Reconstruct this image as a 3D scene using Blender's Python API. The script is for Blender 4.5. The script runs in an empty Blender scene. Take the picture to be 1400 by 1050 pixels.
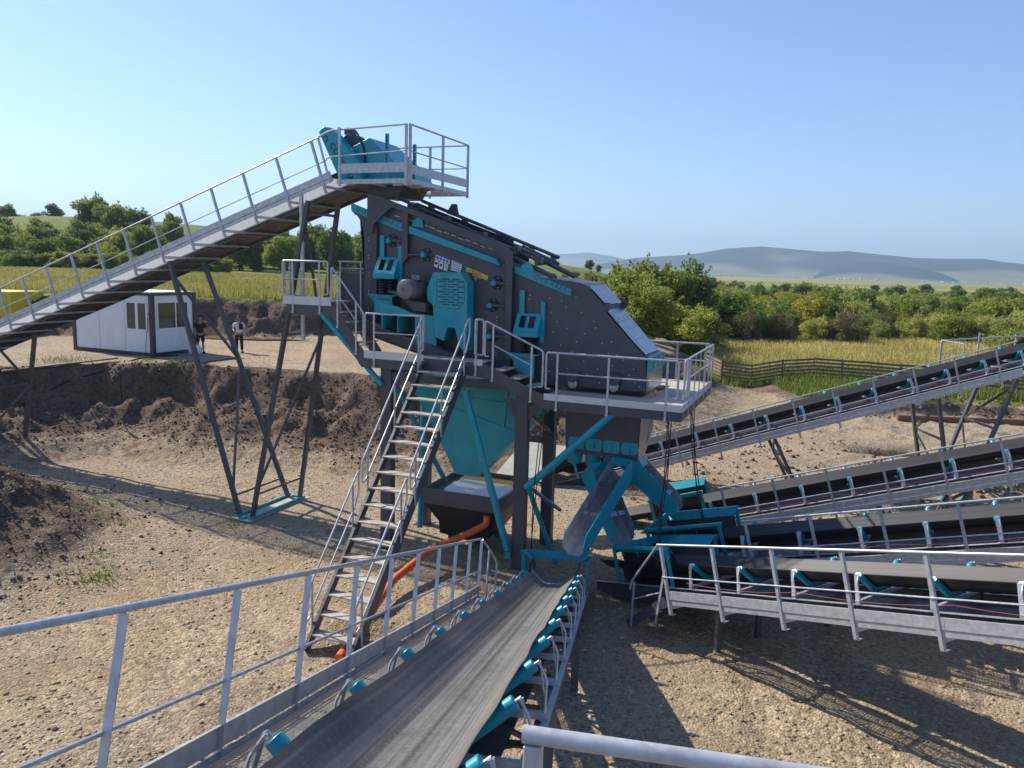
import bpy, bmesh, math, random
import numpy as np
from mathutils import Vector, Matrix, Euler, noise as mnoise

R = math.radians
random.seed(7)
rng = np.random.default_rng(11)
SC = bpy.context.scene
COL = SC.collection

# ------------------------------------------------------------------ camera
F_PX, PITCH, ROLL, CAM_H = 1050.0, R(8.5), R(1.6), 7.2
cam = bpy.data.cameras.new("camera")
cam.sensor_width = 36.0
cam.lens = F_PX / 1400 * 36
cam.clip_start = 0.05
cam.clip_end = 40000
camo = bpy.data.objects.new("camera", cam)
COL.objects.link(camo)
fw = Vector((0, math.cos(PITCH), -math.sin(PITCH)))
up0 = Vector((0, math.sin(PITCH), math.cos(PITCH)))
rt0 = Vector((1, 0, 0))
rt = rt0 * math.cos(ROLL) + up0 * math.sin(ROLL)
up = up0 * math.cos(ROLL) - rt0 * math.sin(ROLL)
camo.matrix_world = Matrix((
    (rt.x, up.x, -fw.x, 0), (rt.y, up.y, -fw.y, 0), (rt.z, up.z, -fw.z, CAM_H), (0, 0, 0, 1)))
SC.camera = camo

# ------------------------------------------------------------------ light
SUN_D = Vector((1.02, -0.64, -1.0)).normalized()      # direction the light travels
elev = math.asin(-SUN_D.z)
azim = math.atan2(-SUN_D.x, -SUN_D.y)                 # clockwise from +Y
world = bpy.data.worlds.new("World")
SC.world = world
world.use_nodes = True
nt = world.node_tree
bg = nt.nodes["Background"]
sky = nt.nodes.new("ShaderNodeTexSky")
sky.sky_type = 'NISHITA'
sky.sun_disc = False
sky.sun_elevation = elev
sky.sun_rotation = azim
sky.altitude = 300
sky.air_density = 1.0
sky.dust_density = 0.35
sky.ozone_density = 4.5
tint = nt.nodes.new("ShaderNodeMix")      # white balance of the daylight
tint.data_type, tint.blend_type = 'RGBA', 'MULTIPLY'
tint.inputs[0].default_value = 1.0
tint.inputs[7].default_value = (0.97, 0.965, 1.06, 1)
nt.links.new(sky.outputs[0], tint.inputs[6])
nt.links.new(tint.outputs[2], bg.inputs[0])
bg.inputs[1].default_value = 0.102
sun = bpy.data.lights.new("sun", 'SUN')
sun.energy = 4.5
sun.angle = R(0.55)
sun.color = (1.0, 0.91, 0.77)
suno = bpy.data.objects.new("sun", sun)
COL.objects.link(suno)
suno.rotation_euler = SUN_D.to_track_quat('-Z', 'Y').to_euler()
suno.location = (-30, 20, 40)
SC.view_settings.view_transform = 'Standard'
SC.view_settings.look = 'None'
SC.view_settings.gamma = 1
SC.view_settings.exposure = 0.80

# ------------------------------------------------------------------ materials
def nodes(m):
    m.use_nodes = True
    t = m.node_tree
    return t, t.nodes["Principled BSDF"]

def N(t, typ, **kw):
    n = t.nodes.new(typ)
    for k, v in kw.items():
        if k.startswith('i_'):
            n.inputs[k[2:].replace('_', ' ')].default_value = v
        else:
            setattr(n, k, v)
    return n

def ramp(t, src, stops):
    r = t.nodes.new("ShaderNodeValToRGB")
    e = r.color_ramp.elements
    e[0].position, e[0].color = stops[0][0], (*stops[0][1], 1)
    e[1].position, e[1].color = stops[1][0], (*stops[1][1], 1)
    for p, c in stops[2:]:
        x = e.new(p)
        x.color = (*c, 1)
    t.links.new(src, r.inputs[0])
    return r.outputs[0]

def mix(t, fac, a, b, mode='MIX'):
    n = t.nodes.new("ShaderNodeMix")
    n.data_type = 'RGBA'
    n.blend_type = mode
    for sock, v in ((n.inputs[0], fac), (n.inputs[6], a), (n.inputs[7], b)):
        if isinstance(v, bpy.types.NodeSocket):
            t.links.new(v, sock)
        elif isinstance(v, (int, float)):
            sock.default_value = v
        else:
            sock.default_value = (*v, 1)
    return n.outputs[2]

def noise(t, scale, detail=4, rough=0.6, vec=None):
    n = N(t, "ShaderNodeTexNoise", i_Scale=scale, i_Detail=detail, i_Roughness=rough)
    if vec is not None:
        t.links.new(vec, n.inputs["Vector"])
    return n.outputs[0]

def objvec(t, scale=None):
    c = t.nodes.new("ShaderNodeTexCoord").outputs["Object"]
    if scale is None:
        return c
    m = t.nodes.new("ShaderNodeMapping")
    m.inputs["Scale"].default_value = scale
    t.links.new(c, m.inputs[0])
    return m.outputs[0]

def bump(t, b, h, strength, dist=0.02):
    n = N(t, "ShaderNodeBump", i_Strength=strength, i_Distance=dist)
    t.links.new(h, n.inputs["Height"])
    t.links.new(n.outputs[0], b.inputs["Normal"])

def paint(name, col, rough=0.45, metal=0.0, var=0.18, scale=2.5, dirt=None, dirt_amt=0.35, spec=0.5):
    m = bpy.data.materials.new(name)
    t, b = nodes(m)
    v = objvec(t)
    c = ramp(t, noise(t, scale, 5, 0.65, v), [(0.3, tuple(x * (1 - var) for x in col)), (0.7, tuple(min(1, x * (1 + var)) for x in col))])
    if dirt:
        f = ramp(t, noise(t, scale * 1.7, 6, 0.7, v), [(0.48, (0, 0, 0)), (0.75, (dirt_amt,) * 3)])
        c = mix(t, f, c, dirt)
    t.links.new(c, b.inputs["Base Color"])
    r = ramp(t, noise(t, scale * 4, 4, 0.6, v), [(0.3, (rough * 0.75,) * 3), (0.7, (min(1, rough * 1.3),) * 3)])
    t.links.new(r, b.inputs["Roughness"])
    b.inputs["Metallic"].default_value = metal
    b.inputs["Specular IOR Level"].default_value = spec
    return m

M = {}
DUST = (0.30, 0.24, 0.17)
M['dark'] = paint("dark_grey_paint", (0.060, 0.066, 0.080), 0.42, dirt=(0.10, 0.095, 0.09), dirt_amt=0.18)
M['black'] = paint("black_steel", (0.018, 0.018, 0.020), 0.5, dirt=(0.1, 0.085, 0.07), dirt_amt=0.15)
M['teal'] = paint("teal_paint", (0.005, 0.30, 0.385), 0.33, var=0.12, dirt=(0.16, 0.22, 0.20), dirt_amt=0.25)
M['teal2'] = paint("teal_paint_dusty", (0.014, 0.32, 0.36), 0.5, var=0.15, dirt=(0.25, 0.25, 0.2), dirt_amt=0.35)
M['galv'] = paint("galvanised_steel", (0.46, 0.48, 0.51), 0.38, metal=0.35, var=0.22, scale=9, dirt=(0.33, 0.31, 0.28), dirt_amt=0.4)
M['toe'] = paint("clean_galvanised_toe", (0.55, 0.57, 0.60), 0.42, metal=0.25, var=0.08, scale=4)
M['alu'] = paint("brushed_silver_plate", (0.30, 0.32, 0.36), 0.30, metal=0.8, var=0.15, scale=3)
M['plate'] = paint("worn_grey_liner", (0.34, 0.35, 0.37), 0.5, metal=0.2, var=0.25, scale=5, dirt=DUST, dirt_amt=0.5)
M['tread'] = paint("dusty_grating_tread", (0.40, 0.37, 0.32), 0.7, var=0.25, scale=6, dirt=(0.42, 0.34, 0.24), dirt_amt=0.6)
M['motor'] = paint("motor_grey", (0.16, 0.165, 0.175), 0.45)
M['white'] = paint("white_panel", (0.72, 0.74, 0.77), 0.4, var=0.05, scale=1.2, dirt=(0.5, 0.45, 0.38), dirt_amt=0.25)
M['frame_dark'] = paint("anthracite_trim", (0.03, 0.032, 0.036), 0.4)
M['yellow'] = paint("yellow_paint", (0.55, 0.46, 0.02), 0.5, var=0.1)
M['orange'] = paint("orange_plastic_pipe", (0.72, 0.13, 0.03), 0.35, var=0.12, dirt=(0.45, 0.22, 0.1), dirt_amt=0.35)
M['cable'] = paint("black_cable", (0.012, 0.012, 0.012), 0.5)
M['rubber'] = paint('matt_black_rubber', (0.015, 0.015, 0.015), 0.9, spec=0.1)
M['red'] = paint("red_cord", (0.30, 0.02, 0.015), 0.5)
M['wood'] = paint("weathered_plank", (0.16, 0.115, 0.08), 0.8, var=0.35, scale=3)
M['rust'] = paint("rusty_brown_beam", (0.20, 0.095, 0.045), 0.75, var=0.3, scale=4)
M['concrete'] = paint("pale_concrete", (0.42, 0.42, 0.40), 0.8, var=0.15, scale=4, dirt=DUST, dirt_amt=0.5)
M['plastic'] = paint("white_bag_plastic", (0.6, 0.65, 0.7), 0.4, var=0.1)
M['skin'] = paint("skin", (0.38, 0.21, 0.14), 0.6, var=0.08)
M['hair'] = paint("dark_hair", (0.012, 0.009, 0.008), 0.7)
M['shirt_white'] = paint("white_cotton", (0.72, 0.72, 0.74), 0.85, var=0.06)
M['cloth_black'] = paint("black_cloth", (0.012, 0.012, 0.014), 0.85)
M['cloth_navy'] = paint("navy_cloth", (0.014, 0.017, 0.028), 0.85)
M['sticker_w'] = paint("white_sticker", (0.7, 0.7, 0.7), 0.5, var=0.04)
M['sticker_y'] = paint("yellow_sticker", (0.65, 0.52, 0.03), 0.5, var=0.05)
M['sticker_o'] = paint("orange_sticker", (0.6, 0.28, 0.05), 0.5, var=0.05)
M['sticker_b'] = paint("blue_sticker", (0.02, 0.10, 0.45), 0.5, var=0.05)
M['ink'] = paint("black_ink", (0.02, 0.02, 0.022), 0.6)
M['ink_w'] = paint("white_ink", (0.75, 0.75, 0.75), 0.6)
M['trunk'] = paint("bark", (0.075, 0.055, 0.04), 0.9, var=0.3)
M['village'] = paint("far_house_walls", (0.36, 0.34, 0.32), 0.8, var=0.3, scale=0.03)
M['spring'] = paint("black_coil_spring", (0.015, 0.015, 0.017), 0.4)

def mat_glass():
    m = bpy.data.materials.new("window_glass")
    t, b = nodes(m)
    b.inputs["Base Color"].default_value = (0.03, 0.045, 0.04, 1)
    b.inputs["Roughness"].default_value = 0.04
    b.inputs["Specular IOR Level"].default_value = 0.8
    return m
M['glass'] = mat_glass()

def mat_water(name, col):
    m = bpy.data.materials.new(name)
    t, b = nodes(m)
    b.inputs["Base Color"].default_value = (*col, 1)
    b.inputs["Roughness"].default_value = 0.03
    b.inputs["Specular IOR Level"].default_value = 0.7
    bump(t, b, noise(t, 3.0, 2, 0.5, objvec(t)), 0.05, 0.01)
    return m
M['water'] = mat_water("muddy_tank_water", (0.13, 0.10, 0.045))
M['puddle'] = mat_water("brown_puddle_water", (0.27, 0.17, 0.08))

def mat_grate():
    m = bpy.data.materials.new("perforated_walkway_plate")
    t, b = nodes(m)
    v = objvec(t)
    c = ramp(t, noise(t, 5, 5, 0.6, v), [(0.3, (0.22, 0.225, 0.24)), (0.7, (0.32, 0.325, 0.335))])
    t.links.new(c, b.inputs["Base Color"])
    b.inputs["Metallic"].default_value = 0.15
    b.inputs["Roughness"].default_value = 0.45
    vo = N(t, "ShaderNodeTexVoronoi", i_Scale=26.0, i_Randomness=0.0)
    t.links.new(v, vo.inputs["Vector"])
    hole = N(t, "ShaderNodeMath", operation='LESS_THAN')
    hole.inputs[1].default_value = 0.38
    t.links.new(vo.outputs["Distance"], hole.inputs[0])
    tr = t.nodes.new("ShaderNodeBsdfTransparent")
    # translucency added to brighten the underside, standing in for light leaking through the perforations
    tl = t.nodes.new("ShaderNodeBsdfTranslucent")
    tl.inputs[0].default_value = (0.70, 0.73, 0.78, 1)
    m0 = t.nodes.new("ShaderNodeMixShader")
    m0.inputs[0].default_value = 0.58
    t.links.new(b.outputs[0], m0.inputs[1])
    t.links.new(tl.outputs[0], m0.inputs[2])
    mx = t.nodes.new("ShaderNodeMixShader")
    t.links.new(hole.outputs[0], mx.inputs[0])
    t.links.new(m0.outputs[0], mx.inputs[1])
    t.links.new(tr.outputs[0], mx.inputs[2])
    t.links.new(mx.outputs[0], t.nodes["Material Output"].inputs[0])
    bump(t, b, vo.outputs["Distance"], 0.6, 0.01)
    return m
M['grate'] = mat_grate()

def mat_belt():
    m = bpy.data.materials.new("dusty_rubber_belt")
    t, b = nodes(m)
    v = objvec(t, (0.035, 7.0, 0.0))
    v2 = objvec(t, (0.14, 26.0, 0.0))
    v3 = objvec(t)
    c = ramp(t, noise(t, 1.2, 3, 0.5, v), [(0.30, (0.030, 0.030, 0.031)), (0.44, (0.085, 0.085, 0.086)), (0.52, (0.17, 0.168, 0.165)), (0.60, (0.065, 0.065, 0.066)), (0.72, (0.04, 0.04, 0.04))])
    c = mix(t, ramp(t, noise(t, 1.5, 4, 0.6, v2), [(0.47, (0, 0, 0)), (0.72, (0.45,) * 3)]), c, (0.21, 0.208, 0.205))
    c = mix(t, ramp(t, noise(t, 7, 5, 0.7, v3), [(0.5, (0, 0, 0)), (0.72, (0.5,) * 3)]), c, (0.05, 0.048, 0.046))
    c = mix(t, ramp(t, noise(t, 26, 5, 0.75, v3), [(0.52, (0, 0, 0)), (0.68, (0.5,) * 3)]), c, (0.26, 0.25, 0.235))
    c = mix(t, ramp(t, noise(t, 1.3, 5, 0.7, v3), [(0.45, (0, 0, 0)), (0.7, (0.45,) * 3)]), c, (0.06, 0.058, 0.057))
    # brown dust along both edges (it stays on the edges of the belt)
    sep = t.nodes.new("ShaderNodeSeparateXYZ")
    t.links.new(v3, sep.inputs[0])
    ab = N(t, "ShaderNodeMath", operation='ABSOLUTE')
    t.links.new(sep.outputs[1], ab.inputs[0])
    e = ramp(t, ab.outputs[0], [(0.30, (0, 0, 0)), (0.43, (0.75,) * 3)])
    e2 = mix(t, 1.0, e, ramp(t, noise(t, 2.2, 5, 0.6, v), [(0.3, (0.25,) * 3), (0.65, (1, 1, 1))]), 'MULTIPLY')
    c = mix(t, e2, c, (0.135, 0.108, 0.085))
    t.links.new(c, b.inputs["Base Color"])
    b.inputs["Roughness"].default_value = 0.62
    b.inputs["Specular IOR Level"].default_value = 0.35
    bump(t, b, noise(t, 3, 4, 0.6, v2), 0.25, 0.004)
    return m
M['belt'] = mat_belt()
def mat_belt_clean():
    m = bpy.data.materials.new("dark_rubber_belt")
    t, b = nodes(m)
    v = objvec(t, (0.08, 9.0, 0.0))
    c = ramp(t, noise(t, 1.3, 4, 0.6, v), [(0.3, (0.022, 0.022, 0.024)), (0.6, (0.052, 0.052, 0.055)), (0.8, (0.09, 0.088, 0.087))])
    t.links.new(c, b.inputs["Base Color"])
    b.inputs["Roughness"].default_value = 0.55
    return m
M['belt_clean'] = mat_belt_clean()

def mat_leaf(name, c1, c2, c3, trans=0.5):
    m = bpy.data.materials.new(name)
    t, b = nodes(m)
    at = N(t, "ShaderNodeAttribute", attribute_name="tone")
    c = ramp(t, at.outputs["Fac"], [(0.0, c1), (0.5, c2), (1.0, c3)])
    oi = t.nodes.new("ShaderNodeObjectInfo")
    c = mix(t, 1.0, c, ramp(t, oi.outputs["Random"], [(0.0, (0.72, 0.78, 0.75)), (1.0, (1.25, 1.15, 1.0))]), 'MULTIPLY')
    t.links.new(c, b.inputs["Base Color"])
    b.inputs["Roughness"].default_value = 0.6
    b.inputs["Specular IOR Level"].default_value = 0.25
    tl = t.nodes.new("ShaderNodeBsdfTranslucent")
    t.links.new(c, tl.inputs[0])
    mx = t.nodes.new("ShaderNodeMixShader")
    mx.inputs[0].default_value = trans
    t.links.new(b.outputs[0], mx.inputs[1])
    t.links.new(tl.outputs[0], mx.inputs[2])
    t.links.new(mx.outputs[0], t.nodes["Material Output"].inputs[0])
    return m
M['leaf_dark'] = mat_leaf("dark_green_leaves", (0.085, 0.139, 0.039), (0.178, 0.262, 0.060), (0.334, 0.400, 0.081))
M['leaf_mid'] = mat_leaf("mid_green_leaves", (0.126, 0.182, 0.039), (0.270, 0.338, 0.065), (0.504, 0.494, 0.104))
M['leaf_olive'] = mat_leaf("olive_yellow_leaves", (0.140, 0.175, 0.035), (0.304, 0.329, 0.064), (0.562, 0.469, 0.090))
M['leaf_pale'] = mat_leaf("pale_willow_leaves", (0.188, 0.216, 0.064), (0.375, 0.410, 0.129), (0.586, 0.583, 0.194))
M['leaf_brown'] = mat_leaf("brown_dry_stalks", (0.10, 0.085, 0.05), (0.19, 0.165, 0.095), (0.30, 0.26, 0.16), 0.3)
M['grass_dry'] = mat_leaf("dry_yellow_grass", (0.257, 0.255, 0.089), (0.425, 0.396, 0.152), (0.566, 0.525, 0.250), 0.3)
M['grass_green'] = mat_leaf("green_grass_blades", (0.086, 0.137, 0.024), (0.190, 0.258, 0.047), (0.345, 0.380, 0.095), 0.3)
M['corn'] = mat_leaf("young_corn_leaves", (0.18, 0.20, 0.05), (0.34, 0.33, 0.10), (0.52, 0.45, 0.20), 0.3)

# ------------------------------------------------------------------ mesh builder
def fillet(pts, rad, seg=5):
    pts = [Vector(p) for p in pts]
    if rad <= 0 or len(pts) < 3:
        return pts
    out = [pts[0]]
    for i in range(1, len(pts) - 1):
        a, p, b = pts[i - 1], pts[i], pts[i + 1]
        d1, d2 = (a - p), (b - p)
        r1 = min(rad, d1.length * 0.45, d2.length * 0.45)
        s, e = p + d1.normalized() * r1, p + d2.normalized() * r1
        for k in range(seg + 1):
            u = k / seg
            out.append(s * (1 - u) ** 2 + p * 2 * u * (1 - u) + e * u * u)
    out.append(pts[-1])
    return out

class MB:
    def __init__(self):
        self.v, self.f = [], []
    def add(self, vs, fs):
        o = len(self.v)
        self.v += [tuple(x) for x in vs]
        self.f += [tuple(i + o for i in f) for f in fs]
        return self
    def box(self, x0, x1, y0, y1, z0, z1):
        vs = [(x0, y0, z0), (x1, y0, z0), (x1, y1, z0), (x0, y1, z0), (x0, y0, z1), (x1, y0, z1), (x1, y1, z1), (x0, y1, z1)]
        return self.add(vs, [(0, 3, 2, 1), (4, 5, 6, 7), (0, 1, 5, 4), (1, 2, 6, 5), (2, 3, 7, 6), (3, 0, 4, 7)])
    def bar(self, p, q, w, h, side=(0, 1, 0)):
        """rectangular bar p->q; w along 'side', h along the other normal"""
        p, q, s = Vector(p), Vector(q), Vector(side)
        d = (q - p).normalized()
        s = (s - d * s.dot(d)).normalized()
        n = d.cross(s)
        s, n = s * w / 2, n * h / 2
        vs = [p - s - n, p + s - n, p + s + n, p - s + n, q - s - n, q + s - n, q + s + n, q - s + n]
        return self.add(vs, [(0, 3, 2, 1), (4, 5, 6, 7), (0, 1, 5, 4), (1, 2, 6, 5), (2, 3, 7, 6), (3, 0, 4, 7)])
    def angle(self, p, q, w, side, nrm, th=0.008):
        """L profile: flange along side and flange along nrm"""
        p, q = Vector(p), Vector(q)
        s, n = Vector(side).normalized(), Vector(nrm).normalized()
        self.bar(p + s * w / 2, q + s * w / 2, w, th, s)
        self.bar(p + n * (w / 2 + th / 2), q + n * (w / 2 + th / 2), th, w - 0.001, s)
        return self
    def tube(self, pts, r, n=8, bend=0.0, caps=True, r2=None):
        pts = fillet(pts, bend)
        k = len(pts)
        t = [(pts[min(i + 1, k - 1)] - pts[max(i - 1, 0)]).normalized() for i in range(k)]
        a = Vector((0, 0, 1)) if abs(t[0].z) < 0.9 else Vector((1, 0, 0))
        u = (a - t[0] * a.dot(t[0])).normalized()
        vs = []
        for i in range(k):
            u = (u - t[i] * u.dot(t[i])).normalized()
            w = t[i].cross(u)
            rr = r if r2 is None else r + (r2 - r) * i / (k - 1)
            for j in range(n):
                an = 2 * math.pi * j / n
                vs.append(pts[i] + (u * math.cos(an) + w * math.sin(an)) * rr)
        fs = [(i * n + j, i * n + (j + 1) % n, (i + 1) * n + (j + 1) % n, (i + 1) * n + j) for i in range(k - 1) for j in range(n)]
        if caps:
            fs += [tuple(range(n - 1, -1, -1)), tuple((k - 1) * n + j for j in range(n))]
        return self.add(vs, fs)
    def lathe(self, p, axis, prof, n=16):
        """prof: list of (distance along axis, radius)"""
        p, ax = Vector(p), Vector(axis).normalized()
        a = Vector((0, 0, 1)) if abs(ax.z) < 0.9 else Vector((1, 0, 0))
        u = (a - ax * a.dot(ax)).normalized()
        w = ax.cross(u)
        vs = [p + ax * d + (u * math.cos(2 * math.pi * j / n) + w * math.sin(2 * math.pi * j / n)) * r for d, r in prof for j in range(n)]
        k = len(prof)
        fs = [(i * n + j, i * n + (j + 1) % n, (i + 1) * n + (j + 1) % n, (i + 1) * n + j) for i in range(k - 1) for j in range(n)]
        fs += [tuple(range(n - 1, -1, -1)), tuple((k - 1) * n + j for j in range(n))]
        return self.add(vs, fs)
    def prism(self, poly, v0, v1, plane='uz'):
        """poly of 2D points extruded from v0 to v1 along the third axis"""
        n = len(poly)
        if plane == 'uz':
            vs = [(a, v0, b) for a, b in poly] + [(a, v1, b) for a, b in poly]
        elif plane == 'yz':
            vs = [(v0, a, b) for a, b in poly] + [(v1, a, b) for a, b in poly]
        else:
            vs = [(a, b, v0) for a, b in poly] + [(a, b, v1) for a, b in poly]
        fs = [tuple(range(n)), tuple(range(2 * n - 1, n - 1, -1))] + [(i, i + n, (i + 1) % n + n, (i + 1) % n) for i in range(n)]
        return self.add(vs, fs)
    def quad(self, a, b, c, d, th, nrm=None):
        """plate from four corners with thickness th"""
        a, b, c, d = map(Vector, (a, b, c, d))
        n = ((c - a).cross(d - b)).normalized() * th
        return self.add([a, b, c, d, a + n, b + n, c + n, d + n], [(0, 3, 2, 1), (4, 5, 6, 7), (0, 1, 5, 4), (1, 2, 6, 5), (2, 3, 7, 6), (3, 0, 4, 7)])

OFF = {}
def mesh_from(name, vs, fs, mat, smooth=True):
    me = bpy.data.meshes.new(name)
    me.from_pydata(vs, [], fs)
    me.materials.append(mat)
    if smooth and len(me.polygons):
        bm = bmesh.new()
        bm.from_mesh(me)
        bmesh.ops.recalc_face_normals(bm, faces=bm.faces)
        bm.to_mesh(me)
        bm.free()
        me.polygons.foreach_set('use_smooth', [True] * len(me.polygons))
        me.set_sharp_from_angle(angle=R(38))
    return me

def part(name, mb, mat, parent=None, bevel=0.0, label=None, kind=None):
    off = OFF.get(parent, Vector((0, 0, 0)))
    vs = [(x - off.x, y - off.y, z - off.z) for x, y, z in mb.v]
    o = bpy.data.objects.new(name, mesh_from(name, vs, mb.f, M[mat] if isinstance(mat, str) else mat))
    COL.objects.link(o)
    if parent is not None:
        o.parent = parent
        OFF[o] = off
    if bevel:
        b = o.modifiers.new("bevel", 'BEVEL')
        b.width, b.segments, b.limit_method, b.angle_limit = bevel, 2, 'ANGLE', R(40)
        b.harden_normals = False
    if label:
        o['label'] = label
    if kind:
        o['kind'] = kind
    return o

def split_part(name, mb, mat, parent=None, **k):
    """one object per connected piece"""
    par = list(range(len(mb.v)))
    def find(a):
        while par[a] != a:
            par[a] = par[par[a]]
            a = par[a]
        return a
    for f in mb.f:
        for i in f[1:]:
            par[find(i)] = find(f[0])
    groups = {}
    for f in mb.f:
        groups.setdefault(find(f[0]), []).append(f)
    for fs in groups.values():
        ids = sorted({i for f in fs for i in f})
        mp = {a: c for c, a in enumerate(ids)}
        b = MB()
        b.add([mb.v[i] for i in ids], [tuple(mp[i] for i in f) for f in fs])
        part(name, b, mat, parent, **k)

def tag(o, label, cat, group=None, kind=None):
    o['label'], o['category'] = label, cat
    if group:
        o['group'] = group
    if kind:
        o['kind'] = kind
    return o

def thing(name, label, cat, mat4=Matrix(), base=(0, 0, 0), group=None):
    o = bpy.data.objects.new(name, None)
    COL.objects.link(o)
    o.empty_display_size = 0.3
    o.matrix_world = mat4 @ Matrix.Translation(Vector(base))
    OFF[o] = Vector(base)
    tag(o, label, cat, group)
    return o

def structure(o):
    o['kind'] = 'structure'
    return o

def copy_part(o, parent, delta=(0, 0, 0)):
    c = o.copy()
    COL.objects.link(c)
    c.parent = parent
    c.location = o.location + Vector(delta)
    for ch in [k for k in o.children]:
        copy_part(ch, c)
    return c

def text_mb(s, size, a, xdir, ydir, depth=0.004, spacing=1.0):
    """lettering as mesh; starts at point a (lower left), runs along xdir, rises along ydir"""
    cu = bpy.data.curves.new("lettering", 'FONT')
    cu.body, cu.size, cu.extrude, cu.resolution_u = s, size, depth, 2
    cu.space_character = spacing
    ob = bpy.data.objects.new("lettering", cu)
    COL.objects.link(ob)
    dg = bpy.context.evaluated_depsgraph_get()
    me = bpy.data.meshes.new_from_object(ob.evaluated_get(dg))
    xd, yd = Vector(xdir).normalized(), Vector(ydir).normalized()
    zd = xd.cross(yd)
    a = Vector(a)
    mb = MB()
    mb.add([a + xd * v.co.x + yd * v.co.y + zd * v.co.z for v in me.vertices], [tuple(p.vertices) for p in me.polygons])
    bpy.data.objects.remove(ob)
    bpy.data.curves.remove(cu)
    bpy.data.meshes.remove(me)
    return mb

# ------------------------------------------------------------------ terrain
def vnoise(x, y, seed=0):
    """smooth value noise, vectorised"""
    xi, yi = np.floor(x).astype(np.int64), np.floor(y).astype(np.int64)
    xf, yf = x - xi, y - yi
    def h(a, b):
        n = (a * 374761393 + b * 668265263 + seed * 974634777) & 0xFFFFFFFF
        n = ((n ^ (n >> 13)) * 1274126177) & 0xFFFFFFFF
        return ((n ^ (n >> 16)) & 0xFFFF) / 65535.0
    u, v = xf * xf * (3 - 2 * xf), yf * yf * (3 - 2 * yf)
    return (h(xi, yi) * (1 - u) + h(xi + 1, yi) * u) * (1 - v) + (h(xi, yi + 1) * (1 - u) + h(xi + 1, yi + 1) * u) * v
def fbm(x, y, sc, oct=4, seed=0, gain=0.55):
    s, a, tot = 0, 1.0, 0
    for k in range(oct):
        s = s + a * (vnoise(x / sc * 2 ** k, y / sc * 2 ** k, seed + k) - 0.5)
        tot += a
        a *= gain
    return s / tot * 2
def sstep(a, b, x):
    t = np.clip((x - a) / (b - a), 0, 1)
    return t * t * (3 - 2 * t)
def sdist(X, Y, poly):
    """signed distance, positive inside"""
    d = np.full(X.shape, 1e9)
    ins = np.zeros(X.shape, bool)
    n = len(poly)
    for i in range(n):
        (x0, y0), (x1, y1) = poly[i], poly[(i + 1) % n]
        dx, dy = x1 - x0, y1 - y0
        t = np.clip(((X - x0) * dx + (Y - y0) * dy) / (dx * dx + dy * dy + 1e-12), 0, 1)
        d = np.minimum(d, np.hypot(X - x0 - t * dx, Y - y0 - t * dy))
        c = ((y0 > Y) != (y1 > Y)) & (X < (x1 - x0) * (Y - y0) / (y1 - y0 + 1e-12) + x0)
        ins ^= c
    return np.where(ins, d, -d)

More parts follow.
